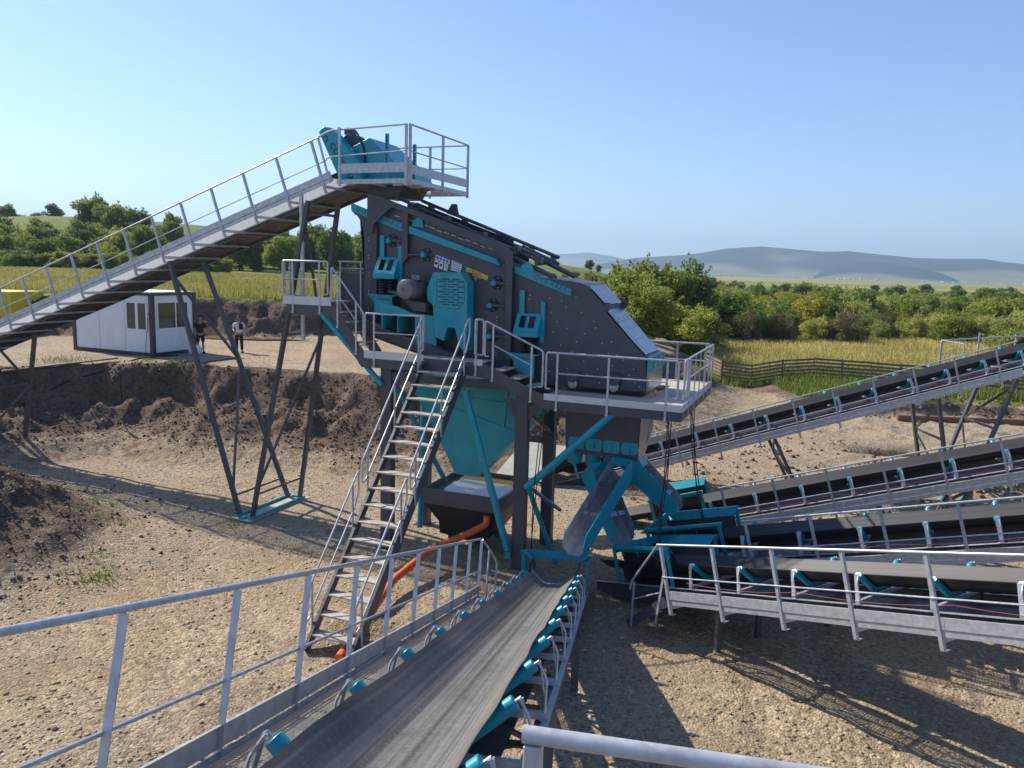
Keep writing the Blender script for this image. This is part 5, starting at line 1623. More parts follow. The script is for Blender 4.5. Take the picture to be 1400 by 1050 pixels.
def stems_mesh(name, seed):
    rg = random.Random(seed)
    mb = MB()
    for k in range(9):
        an = rg.uniform(0, 6.28)
        mb.tube([(0.03 * math.cos(an), 0.03 * math.sin(an), -0.03), (0.14 * math.cos(an), 0.14 * math.sin(an), 0.35), (0.30 * math.cos(an), 0.30 * math.sin(an), 0.75)], 0.010, 5, 0, True, 0.004)
    return mesh_from(name, mb.v, mb.f, M['trunk'])

CR = {
    'tree_dark': [crown_mesh("crown", s, 4600, 20, 'leaf_dark', 0.20) for s in (1, 2, 3)],
    'tree_mid': [crown_mesh("crown", s, 4600, 18, 'leaf_mid', 0.18) for s in (4, 5, 6)],
    'bush_dark': [crown_mesh("foliage", s, 5200, 26, 'leaf_dark', 0.05, 0.036, (0.55, 0.55)) for s in (7, 8, 9)],
    'bush_mid': [crown_mesh("foliage", s, 5200, 24, 'leaf_mid', 0.05, 0.036, (0.55, 0.55)) for s in (10, 11, 12)],
    'bush_olive': [crown_mesh("foliage", s, 5200, 24, 'leaf_olive', 0.05, 0.034, (0.55, 0.55)) for s in (13, 14, 15)],
    'bush_pale': [crown_mesh("foliage", s, 5600, 26, 'leaf_pale', 0.04, 0.030, (0.50, 0.50), 0.5) for s in (16, 17, 18)],
    'reed_brown': [crown_mesh("foliage", s, 5000, 30, 'leaf_brown', 0.03, 0.030, (0.6, 0.6), 0.6) for s in (19, 20)],
}
TRK = [trunk_mesh("trunk", s) for s in (31, 32, 33)]
STM = [stems_mesh("stems", s) for s in (34, 35)]
vr = random.Random(99)
def plant(kind, x, y, h, w, label, cat, group=None, name=None, z=None):
    tree = kind.startswith('tree')
    ms = CR[kind]
    nm = name or ('tree' if tree else ('reed_clump' if kind.startswith('reed') else 'shrub'))
    zz = ground_z(x, y) if z is None else z
    h *= (0.92 if (x / y < 0.26 and y < 80) else 0.78) if (y < 127 and x > 5) else 0.93
    m4 = Matrix.Translation((x, y, zz - 0.05)) @ Matrix.Rotation(vr.uniform(0, 6.28), 4, 'Z') @ Matrix.Diagonal((h * w, h * w, h, 1))
    o = thing(nm, label, cat, m4, (0, 0, 0), group)
    c = bpy.data.objects.new('crown' if tree else 'foliage', ms[vr.randrange(len(ms))])
    COL.objects.link(c)
    c.parent = o
    t = bpy.data.objects.new('trunk' if tree else 'stems', (TRK if tree else STM)[vr.randrange(2)])
    COL.objects.link(t)
    t.parent = o
    return o
def azx(px, y):
    """x at distance y for a bearing given as a column of the photograph"""
    return (px - 700) / F_PX * y * 1.012
# left hill
SKY_TREES = [
    (24, 300, 9.5, 1.15, 'tree_dark', "dark round tree standing alone on the hill's skyline at the far left"),
    (86, 290, 6.5, 1.2, 'tree_dark', "small rounded tree on the hill's skyline, right of the lone dark tree"),
    (64, 292, 4.0, 1.3, 'tree_dark', "lowest little tree on the hill's skyline between two rounder trees"),
    (138, 215, 12.5, 0.95, 'tree_mid', "tallest tree of the hillside grove above the feed conveyor's lower part"),
    (168, 208, 12.0, 1.0, 'tree_mid', "broad tree at the top of the hillside grove, right of the tallest one"),
    (196, 205, 11.0, 0.9, 'tree_dark', "dark tree at the right end of the hillside grove's top"),
    (243, 215, 8.8, 0.95, 'tree_dark', "single pointed tree standing above the feed conveyor's railing"),
]
for px, d_, h_, w_, kd, lb in SKY_TREES:
    plant(kd, azx(px, d_), d_, h_, w_, lb, "tree")
G1, G2, G3 = "trees of the grove on the left hillside", "shrubs of the hedge below the left hill", "trees seen below the feed conveyor's upper part"
for k in range(22):
    px = -40 + k * 12.5 + vr.uniform(-6, 6)
    d_ = vr.uniform(150, 195)
    plant(vr.choice(['tree_dark', 'tree_mid', 'tree_dark', 'bush_mid']), azx(px, d_), d_, vr.uniform(5.5, 9.0), vr.uniform(0.95, 1.35), "leafy green tree in the grove on the left hillside", "tree", G1, name='tree')
for k in range(22):
    px = -30 + k * 16 + vr.uniform(-5, 5)
    d_ = vr.uniform(126, 134)
    plant(vr.choice(['bush_mid', 'bush_dark']), azx(px, d_), d_, vr.uniform(2.6, 3.6), vr.uniform(1.2, 1.6), "low shrub of the hedge between the field and the left hill", "shrub", G2)
for k in range(20):
    px = 268 + k * 12.5 + vr.uniform(-5, 5)
    d_ = vr.uniform(150, 215)
    plant(vr.choice(['tree_dark', 'tree_mid', 'tree_dark']), azx(px, d_), d_, vr.uniform(6.5, 11.0) * (0.7 if px < 330 else 1), vr.uniform(0.9, 1.25), "green tree seen below the upper part of the feed conveyor", "tree", G3)
# knoll in the middle distance
for px, d_, h_, lb in ((799, 290, 4.0, "small round tree on the low ridge right of the screen's top"), (811, 300, 3.0, "smaller tree just right of the round one on the low ridge"), (838, 260, 4.6, "dark bush at the right end of the low ridge")):
    plant('tree_dark', azx(px, d_), d_, h_, 1.1, lb, "tree")
for k in range(7):
    px = 748 + k * 17 + vr.uniform(-5, 5)
    d_ = vr.uniform(170, 250)
    plant('bush_mid', azx(px, d_), d_, vr.uniform(1.6, 2.6), 1.5, "scattered low bush on the green slope right of the screen's top", "shrub", "bushes on the low ridge")
# thicket behind the meadow
SPECIAL = [
    (893, 74, 7.2, 1.05, 'bush_olive', "olive yellow bush, brightest of the thicket beside the screen's sloping cover"),
    (852, 66, 6.2, 1.0, 'bush_mid', "green bush right behind the screen's silver cover panels"),
    (930, 76, 7.6, 0.95, 'bush_dark', "tall dark bush right of the olive yellow one"),
    (868, 58, 4.6, 1.2, 'bush_mid', "bright green bush rising above the platform's rear railing"),
    (948, 62, 4.3, 1.25, 'bush_mid', "low bright green bush at the thicket's front, left of the dry meadow"),
    (1006, 74, 5.6, 1.15, 'bush_dark', "dark bush above the left end of the dry meadow"),
    (1122, 92, 6.5, 0.75, 'tree_dark', "slender dark tree standing above the middle of the thicket"),
    (1166, 96, 6.2, 0.9, 'tree_dark', "dark tree right of the slender one above the thicket"),
    (1108, 80, 5.8, 1.1, 'bush_olive', "yellowish bush in the middle of the thicket's front"),
    (1385, 66, 5.2, 1.2, 'bush_pale', "pale willow bush above the rearmost conveyor's square railing"),
]
for px, d_, h_, w_, kd, lb in SPECIAL:
    plant(kd, azx(px, d_), d_, h_, w_, lb, "shrub" if kd.startswith('bush') else "tree")
G4, G5, G6, G7 = "shrubs of the dense thicket behind the meadow", "pale willow shrubs right of the thicket", "brown reed clumps at the thicket's edge", "far trees on the plain"
for k in range(44):
    px = 815 + (k % 22) * 17 + vr.uniform(-8, 8)
    back = k >= 22
    d_ = vr.uniform(84, 100) if back else vr.uniform(73, 82)
    lim = 1.0 if px < 960 else 0.82
    plant(vr.choice(['bush_dark', 'bush_mid', 'bush_mid', 'bush_olive', 'bush_pale']), azx(px, d_), d_, vr.uniform(5.0, 6.4) * lim if back else vr.uniform(3.4, 5.0) * lim, vr.uniform(0.95, 1.3),
          "leafy shrub in the dense thicket between the meadow and the plain", "shrub", G4)
for k in range(34):
    px = 1165 + (k % 17) * 20 + vr.uniform(-9, 9)
    d_ = vr.uniform(74, 88) if k < 17 else vr.uniform(92, 125)
    plant(vr.choice(['bush_pale', 'bush_pale', 'bush_olive', 'bush_mid']), azx(px, d_), d_, vr.uniform(2.8, 4.6) if k < 17 else vr.uniform(4.6, 6.0), vr.uniform(0.9, 1.3),
          "pale green willow shrub on the right behind the dry meadow", "shrub", G5)
for px, d_ in ((1010, 71), (1060, 72), (1130, 74), (1152, 72), (1205, 78), (1240, 82), (1196, 90), (1302, 84)):
    plant('reed_brown', azx(px + vr.uniform(-5, 5), d_), d_, vr.uniform(3.0, 4.4), vr.uniform(0.7, 1.0), "brownish clump of tall dry stalks at the thicket's front edge", "reeds", G6)
for k in range(46):
    px = 860 + k * 13 + vr.uniform(-8, 8)
    d_ = vr.uniform(180, 420)
    plant(vr.choice(['tree_dark', 'tree_mid', 'bush_dark']), azx(px, d_), d_, vr.uniform(4.0, 6.0), vr.uniform(1.1, 1.7), "distant dark tree on the plain below the mountains", "tree", G7, name='tree')

for k in range(64):
    px = 930 + (k % 32) * 16 + vr.uniform(-9, 9)
    d_ = vr.uniform(98, 122) if k < 32 else vr.uniform(124, 175)
    plant(vr.choice(['bush_mid', 'bush_olive', 'bush_pale', 'bush_dark']), azx(px, d_), d_, vr.uniform(4.6, 6.2) * (1.0 if k < 32 else 0.72), vr.uniform(1.0, 1.5),
          "shrub of the loose scrub between the thicket and the far plain", "shrub", "shrubs of the scrub beyond the thicket")
# blades: meadow, corn, weeds
def blades(n, gen, hmin, hmax, wid, name, mat, label, lean=0.35, seed=5):
    rg = np.random.default_rng(seed)
    P_ = gen(rg, n)
    z = terrain(P_[:, 0], P_[:, 1])[0] if P_.shape[1] == 2 else P_[:, 2]
    n = len(P_)
    an = rg.uniform(0, 2 * np.pi, n)
    h = rg.uniform(hmin, hmax, n)
    w = wid * rg.uniform(0.6, 1.4, n)
    dx, dy = np.cos(an) * w, np.sin(an) * w
    la = rg.uniform(0, 2 * np.pi, n)
    lx, ly = np.cos(la) * h * lean * rg.uniform(0.2, 1, n), np.sin(la) * h * lean * rg.uniform(0.2, 1, n)
    v = np.stack([np.stack([P_[:, 0] - dx, P_[:, 1] - dy, z - 0.03], 1), np.stack([P_[:, 0] + dx, P_[:, 1] + dy, z - 0.03], 1),
                  np.stack([P_[:, 0] + lx + dx * 0.25, P_[:, 1] + ly + dy * 0.25, z + h], 1), np.stack([P_[:, 0] + lx - dx * 0.25, P_[:, 1] + ly - dy * 0.25, z + h * 0.96], 1)], 1).reshape(-1, 3)
    f = np.arange(4 * n).reshape(n, 4)
    t = np.clip(rg.normal(0.5, 0.2, n) + 0.35 * fbm(P_[:, 0], P_[:, 1], 5.0, 3, 77), 0, 1)
    me = tone_mesh(name, v, f, np.repeat(t, 4), mat)
    o = bpy.data.objects.new(name, me)
    COL.objects.link(o)
    tag(o, label, "grass", None, "stuff")
    return o
def fan(y0, y1, p0, p1, cond):
    def g(rg, n):
        y = np.sqrt(rg.uniform(y0 ** 2, y1 ** 2, n))
        x = (rg.uniform(p0, p1, n) - 700) / F_PX * y
        k = cond(x, y)
        return np.stack([x[k], y[k]], 1)
    return g
blades(60000, fan(51.5, 78, 975, 1460, lambda x, y: (y + fbm(x, y, 3, 2, 90) > 52) & (fbm(x, y, 4, 3, 95) > -0.55)), 0.35, 0.85, 0.035, 'dry_meadow', 'grass_dry', "dry yellow grass of the meadow behind the wooden fence")
blades(26000, fan(41.2, 56, 945, 1460, lambda x, y: ((x > 16.5) | (y > 48.5)) & (y > 41.4 + np.clip(18 - x, 0, 9) * 0.9)), 0.2, 0.55, 0.04, 'green_grass', 'grass_green', "green grass along the foot of the wooden fence", seed=6)
blades(100000, fan(48, 124, -20, 520, lambda x, y: (sdist(x, y, FIELD) > 2.6)), 0.2, 0.62, 0.05, 'corn_field', 'corn', "yellowish green crop of the field behind the dark soil bank", seed=7)
blades(2600, lambda rg, n: (lambda c: np.array([[cx + rg.normal() * sx, cy + rg.normal() * sx] for cx, cy, sx, m in c for _ in range(m)]))(((-10.4, 19.4, 0.3, 60), (-11.2, 20.6, 0.3, 60), (-9.6, 17.2, 0.25, 40), (-7.6, 20.4, 0.2, 40), (-19.0, 32.2, 0.6, 220), (-14.2, 32.3, 0.4, 110), (-15.6, 32.7, 0.3, 80), (-9.2, 16.3, 0.25, 120))), 0.05, 0.16, 0.018, 'weeds', 'grass_green', "small green weeds sprouting on the earth heap and bank", 0.8, 8)

# stones and clods
def rocks(n, gen, smin, smax, name, mat, label, cat, seed, flat=0.5, power=2.2):
    rg = np.random.default_rng(seed)
    P_ = gen(rg, n)
    n = len(P_)
    z = terrain(P_[:, 0], P_[:, 1])[0]
    base = np.array([(-1, -1, -.6), (1, -1, -.6), (1, 1, -.6), (-1, 1, -.6), (-.7, -.7, 1), (.7, -.7, 1), (.7, .7, 1), (-.7, .7, 1)], float)
    s = smin + (smax - smin) * rg.uniform(0, 1, n) ** power
    v = base[None] * rg.uniform(0.55, 1.15, (n, 8, 3)) * np.stack([s, s * rg.uniform(0.5, 1, n), s * flat * rg.uniform(0.5, 1.2, n)], 1)[:, None, :]
    an = rg.uniform(0, 2 * np.pi, n)
    ca, sa = np.cos(an)[:, None], np.sin(an)[:, None]
    ti = rg.normal(0, 0.25, n)[:, None]
    x, y, zz = v[..., 0], v[..., 1], v[..., 2]
    zz = zz + x * ti
    v = np.stack([x * ca - y * sa + P_[:, 0][:, None], x * sa + y * ca + P_[:, 1][:, None], zz + z[:, None] + s[:, None] * flat * 0.25], -1).reshape(-1, 3)
    q = np.array([(0, 3, 2, 1), (4, 5, 6, 7), (0, 1, 5, 4), (1, 2, 6, 5), (2, 3, 7, 6), (3, 0, 4, 7)])
    f = (q[None] + 8 * np.arange(n)[:, None, None]).reshape(-1, 4)
    me = tone_mesh(name, v, f, np.repeat(np.clip(rg.normal(0.5, 0.24, n), 0, 1), 8), mat)
    o = bpy.data.objects.new(name, me)
    COL.objects.link(o)
    tag(o, label, cat, None, "stuff")
    return o
def mat_stone(name, stops):
    m = bpy.data.materials.new(name)
    t, b = nodes(m)
    at = N(t, "ShaderNodeAttribute", attribute_name="tone")
    c = ramp(t, at.outputs["Fac"], stops)
    pos = t.nodes.new("ShaderNodeNewGeometry").outputs["Position"]
    c = mix(t, 0.6, c, ramp(t, noise(t, 14, 5, 0.7, pos), [(0.3, (0.7, 0.7, 0.7)), (0.7, (1.25, 1.22, 1.18))]), 'MULTIPLY')
    t.links.new(c, b.inputs["Base Color"])
    b.inputs["Roughness"].default_value = 0.9
    b.inputs["Specular IOR Level"].default_value = 0.2
    bump(t, b, noise(t, 30, 5, 0.7, pos), 0.5, 0.01)
    return m
M['stone'] = mat_stone("yard_stones", [(0.0, (0.21, 0.17, 0.12)), (0.5, (0.32, 0.255, 0.165)), (0.8, (0.40, 0.325, 0.22)), (1.0, (0.44, 0.41, 0.34))])
M['clod'] = mat_stone("soil_clods", [(0.0, (0.07, 0.05, 0.04)), (0.5, (0.135, 0.098, 0.073)), (1.0, (0.25, 0.19, 0.14))])
def yard(rg, n):
    y = 5.5 + 30 * rg.uniform(0, 1, n) ** 1.5
    x = (rg.uniform(-60, 1460, n) - 700) / F_PX * y * 1.05
    k = (sdist(x, y, TERR) < -3.5) & (((x + 14.6) / 3.3) ** 2 + ((y - 18) / 3.2) ** 2 > 1.0) & (fbm(x, y, 1.6, 3, 101) + rg.uniform(-0.5, 0.5, n) > -0.15)
    return np.stack([x[k], y[k]], 1)
rocks(52000, yard, 0.010, 0.055, 'loose_stones', 'stone', "loose flat stones scattered over the gravel yard", "stones", 201, 0.38, 3.4)
def bankpts(rg, n):
    x = rg.uniform(-26, 2, n)
    y = rg.uniform(24, 34, n)
    s = sdist(x, y, TERR)
    k = (s > -3.6 + rg.normal(0, 0.5, n)) & (s < 0.2)
    x2, y2 = rg.uniform(-30, 6, n), rg.uniform(42, 62, n)
    s2 = sdist(x2, y2, FIELD)
    k2 = (s2 > -0.8) & (s2 < 3.0)
    an, ra = rg.uniform(0, 6.28, n // 4), np.abs(rg.normal(0, 1.0, n // 4)) * 2.4
    return np.concatenate([np.stack([x[k], y[k]], 1), np.stack([x2[k2], y2[k2]], 1), np.stack([-14.6 + np.cos(an) * ra * 1.2, 18 + np.sin(an) * ra * 1.15], 1)])
rocks(30000, bankpts, 0.010, 0.060, 'soil_clods', 'clod', "crumbling dark clods of earth on the cut banks and the heap", "earth", 202, 0.75, 3.2)
def edgepts(rg, n):
    x, y = rg.uniform(15, 34, n), rg.uniform(39.6, 42.0, n)
    x2, y2 = 16.9 + rg.normal(0, 1.4, n // 2), 25.6 + rg.normal(0, 0.9, n // 2)
    x3, y3 = 19.5 + rg.normal(0, 1.7, n // 2), 26.6 + rg.normal(0, 0.8, n // 2)
    x4, y4 = rg.uniform(3, 16, n), rg.uniform(20, 34, n)
    return np.stack([np.concatenate([x, x2, x3, x4]), np.concatenate([y, y2, y3, y4])], 1)
rocks(1100, edgepts, 0.02, 0.11, 'earth_lumps', mat_stone("earth_lumps", [(0.0, (0.08, 0.055, 0.04)), (0.5, (0.18, 0.13, 0.085)), (1.0, (0.30, 0.23, 0.15))]), "brown lumps of earth on the sandy ground at the right", "earth", 203, 0.7, 2.5)

# ------------------------------------------------------------------ site things
# office container
oc = Vector((-16.05, 34.05, 0))
oz = 2.88
oa = math.atan2(-1.89, 4.64)
OM = Matrix.Translation((oc.x, oc.y, oz)) @ Matrix.Rotation(oa, 4, 'Z')      # x from left end to the corner at 0, y away
off = thing("office_container", "white site office container with dark corner posts and two windows", "container", OM)
L_, W_, H_ = 5.0, 2.6, 2.85
b = MB().box(-L_ + 0.05, -0.05, 0.05, W_ - 0.05, 0.16, H_ - 0.12)
part('wall', b, 'white', off)
b = MB()
for x_, y_ in ((-L_, 0), (-0.18, 0), (-0.18, W_ - 0.18), (-L_, W_ - 0.18)):
    b.box(x_, x_ + 0.18, y_, y_ + 0.18, 0.15, H_ - 0.14)
split_part('corner_post', b, 'frame_dark', off)
b = MB().box(-L_ - 0.005, 0.005, -0.005, W_ + 0.005, 0.0, 0.149)
part('base_frame', b, 'frame_dark', off)
b = MB().box(-L_ - 0.03, 0.03, -0.03, W_ + 0.03, H_ - 0.139, H_ - 0.02)
part('roof_edge', b, 'frame_dark', off)
part('roof', MB().box(-L_ + 0.06, -0.06, 0.06, W_ - 0.06, H_ - 0.0199, H_ + 0.02), 'white', off)
wn = part('window', MB().box(-1.62, -0.30, 0.02, 0.0495, 1.12, 1.20).box(-1.62, -0.30, 0.02, 0.0495, 2.36, 2.44).box(-1.62, -1.53, 0.02, 0.0495, 1.2001, 2.3599).box(-0.39, -0.30, 0.02, 0.0495, 1.2001, 2.3599).box(-1.02, -0.86, 0.02, 0.0495, 1.2001, 2.3599), 'white', off)
part('pane', MB().box(-1.529, -1.021, 0.034, 0.049, 1.2002, 2.3598).box(-0.859, -0.391, 0.034, 0.049, 1.2002, 2.3598), 'glass', wn)
b = MB()
for x_ in (-1.70, -3.3):
    b.box(x_ - 0.012, x_ + 0.012, 0.042, 0.0495, 0.17, H_ - 0.15)
part('panel_joint', b, 'galv', off)
wn = part('window', MB().box(-0.0495, -0.02, 0.32, 2.16, 1.16, 1.24).box(-0.0495, -0.02, 0.32, 2.16, 2.38, 2.44).box(-0.0495, -0.02, 0.32, 0.39, 1.2401, 2.3799).box(-0.0495, -0.02, 2.09, 2.16, 1.2401, 2.3799).box(-0.0495, -0.02, 1.36, 1.43, 1.2401, 2.3799), 'white', off)
part('pane', MB().box(-0.049, -0.034, 0.391, 1.359, 1.2402, 2.3798).box(-0.049, -0.034, 1.431, 2.089, 1.2402, 2.3798), 'glass', wn)
b = MB().tube([(-0.09, -0.03, 1.92), (-0.02, -0.06, 2.0), (-0.0, -0.04, 1.85), (-0.09, -0.04, 1.78), (-0.15, -0.04, 1.9), (-0.1, -0.05, 2.0)], 0.02, 6, 0.05)
hh = part('coiled_red_hose', xfm(b, OM), 'red')
tag(hh, "small red coil hanging on the office container's corner post", "cord")
b = MB().tube([(-0.18, -0.04, 1.75), (-0.26, -0.05, 1.2), (-0.36, -0.05, 0.6), (-0.38, -0.08, 0.0)], 0.014, 6, 0.2)
hh = part('power_cord', xfm(b, OM), 'cable')
tag(hh, "black cord hanging down beside the office container's corner post", "cord")
# white bag
bm = bmesh.new()
bmesh.ops.create_icosphere(bm, subdivisions=3, radius=0.30)
for v in bm.verts:
    v.co *= 1 + 0.25 * mnoise.noise(v.co * 6)
    v.co.z = max(v.co.z * 0.95, -0.2)
mb = MB()
bm.verts.index_update()
bx, by = -14.55, 35.0
mb.add([v.co + Vector((bx, by, ground_z(bx, by) + 0.2)) for v in bm.verts], [tuple(v.index for v in f.verts) for f in bm.faces])
bm.free()
tag(part('plastic_bag', mb, 'plastic'), "white plastic bag lying at the foot of the office container", "bag")
# yellow container
YM = Matrix.Translation((-27.6, 42.2, 2.85)) @ Matrix.Rotation(R(-12), 4, 'Z')
yc = thing("yellow_container", "bright yellow skip container half hidden behind the conveyor at the left edge", "container", YM)
b = MB().box(-6.0, 0, 0, 2.3, 0.1, 2.25)
for k in range(9):
    b.box(-5.8 + k * 0.68, -5.7 + k * 0.68, -0.05, -0.0005, 0.15, 2.15)
part('container_body', b, 'yellow', yc)
part('container_rim', MB().box(-6.06, 0.06, -0.07, 2.37, 2.2501, 2.36), 'yellow', yc)

# plank, hoses
def lie(pts, r, name, mat, label, cat, lift=0.0, n=8):
    P3_ = [Vector((x, y, ground_z(x, y) + r + lift)) for x, y in pts]
    o = part(name, MB().tube(P3_, r, n, 0.3), mat)
    return tag(o, label, cat)
def lerp2(a, c, n):
    return [(a[0] + (c[0] - a[0]) * k / n, a[1] + (c[1] - a[1]) * k / n) for k in range(n + 1)]
pa_, pb_ = Vector((-19.9, 29.6, 0)), Vector((-16.9, 32.6, 0))
pa_.z, pb_.z = max(2.42, ground_z(pa_.x, pa_.y) + 0.1), max(2.95, ground_z(pb_.x, pb_.y) + 0.08)
pm_ = (pa_ + pb_) / 2
lift_ = max(0.0, ground_z(pm_.x, pm_.y) + 0.06 - pm_.z)
pa_.z += lift_
pb_.z += lift_
tag(part('plank', MB().bar(pa_, pb_, 0.2, 0.06, (1, -1, 0)), 'wood'), "long weathered plank lying along the edge of the cut bank", "plank")
lie([(-19.6, 28.0), (-19.0, 29.2), (-18.0, 30.6), (-17.2, 31.6), (-16.2, 32.9), (-15.5, 33.6), (-15.0, 34.2)], 0.035, 'black_hose', 'cable', "black hose running from the bank's edge to the office container", "hose", 0.04)
lie([(-16.6, 32.6), (-16.3, 31.6), (-15.9, 30.8), (-15.4, 29.8), (-14.7, 28.9), (-14.1, 28.4)], 0.02, 'thin_cable', 'rubber', "thin cable hanging down the dark earth bank", "cable", 0.02)
# puddle
rg = np.random.default_rng(4)
pu = MB()
cx, cy = -15.2, 43.6
ring = []
for k in range(26):
    a = 2 * math.pi * k / 26
    rr = 1 + 0.18 * math.sin(3 * a + 1) + 0.1 * math.sin(5 * a)
    ring.append((cx + 3.0 * rr * math.cos(a), cy + 0.75 * rr * math.sin(a), ground_z(cx, cy) + 0.06))
pu.add(ring, [tuple(range(26))])
po = part('puddle', pu, 'puddle')
tag(po, "brown puddle on the gravel below the dark soil bank", "water", None, 'structure')
# rusty beam on the right
za_, zb_ = ground_z(20.0, 38.6), ground_z(29.0, 38.4)
tag(part('rusty_beam', MB().bar((20.0, 39.2, za_ + 0.18), (30.0, 38.6, zb_ + 0.18), 0.2, 0.26, (0, 1, 0)), 'rust'), "long rusty beam lying at the foot of the low grassy bank", "beam")

# fence
FPTS = [(12.9, 51.5), (13.6, 49.6), (19.0, 48.2), (25.0, 45.6), (30.0, 43.2), (36.0, 41.8)]
fe = thing("wooden_fence", "weathered post and rail fence along the dry meadow", "fence", Matrix.Translation((13.6, 49.6, ground_z(13.6, 49.6))))
OFF[fe] = Vector((13.6, 49.6, ground_z(13.6, 49.6)))
def fz(x, y):
    return float(np.mean([ground_z(x + dx, y + dy) for dx, dy in ((0, 0), (.8, 0), (-.8, 0), (0, .6))]))
allp = []
for (x0_, y0_), (x1_, y1_) in zip(FPTS[:-1], FPTS[1:]):
    n = max(1, int(math.hypot(x1_ - x0_, y1_ - y0_) / 1.45))
    for k in range(n):
        allp.append((x0_ + (x1_ - x0_) * k / n, y0_ + (y1_ - y0_) * k / n))
allp.append(FPTS[-1])
fp0_ = None
fr_ = random.Random(5)
for i, (x_, y_) in enumerate(allp):
    z_ = fz(x_, y_)
    wd = 0.11 if i % 2 else 0.05
    b = MB().bar((x_, y_, z_ - 0.2), (x_ + fr_.uniform(-.02, .02), y_, z_ + 1.42 + fr_.uniform(-0.03, 0.06)), wd, 0.08, (1, 0, 0))
    part('fence_post', b, 'wood', fe)
for lv in range(6):
    b = MB()
    for (xa, ya), (xb, yb) in zip(allp[:-1], allp[1:]):
        b.bar((xa, ya - 0.06, fz(xa, ya) + 0.22 + lv * 0.22), (xb, yb - 0.06, fz(xb, yb) + 0.22 + lv * 0.22 + fr_.uniform(-.015, .015)), 0.025, 0.125, (0, 1, 0))
    part('fence_rail', b, 'wood', fe)

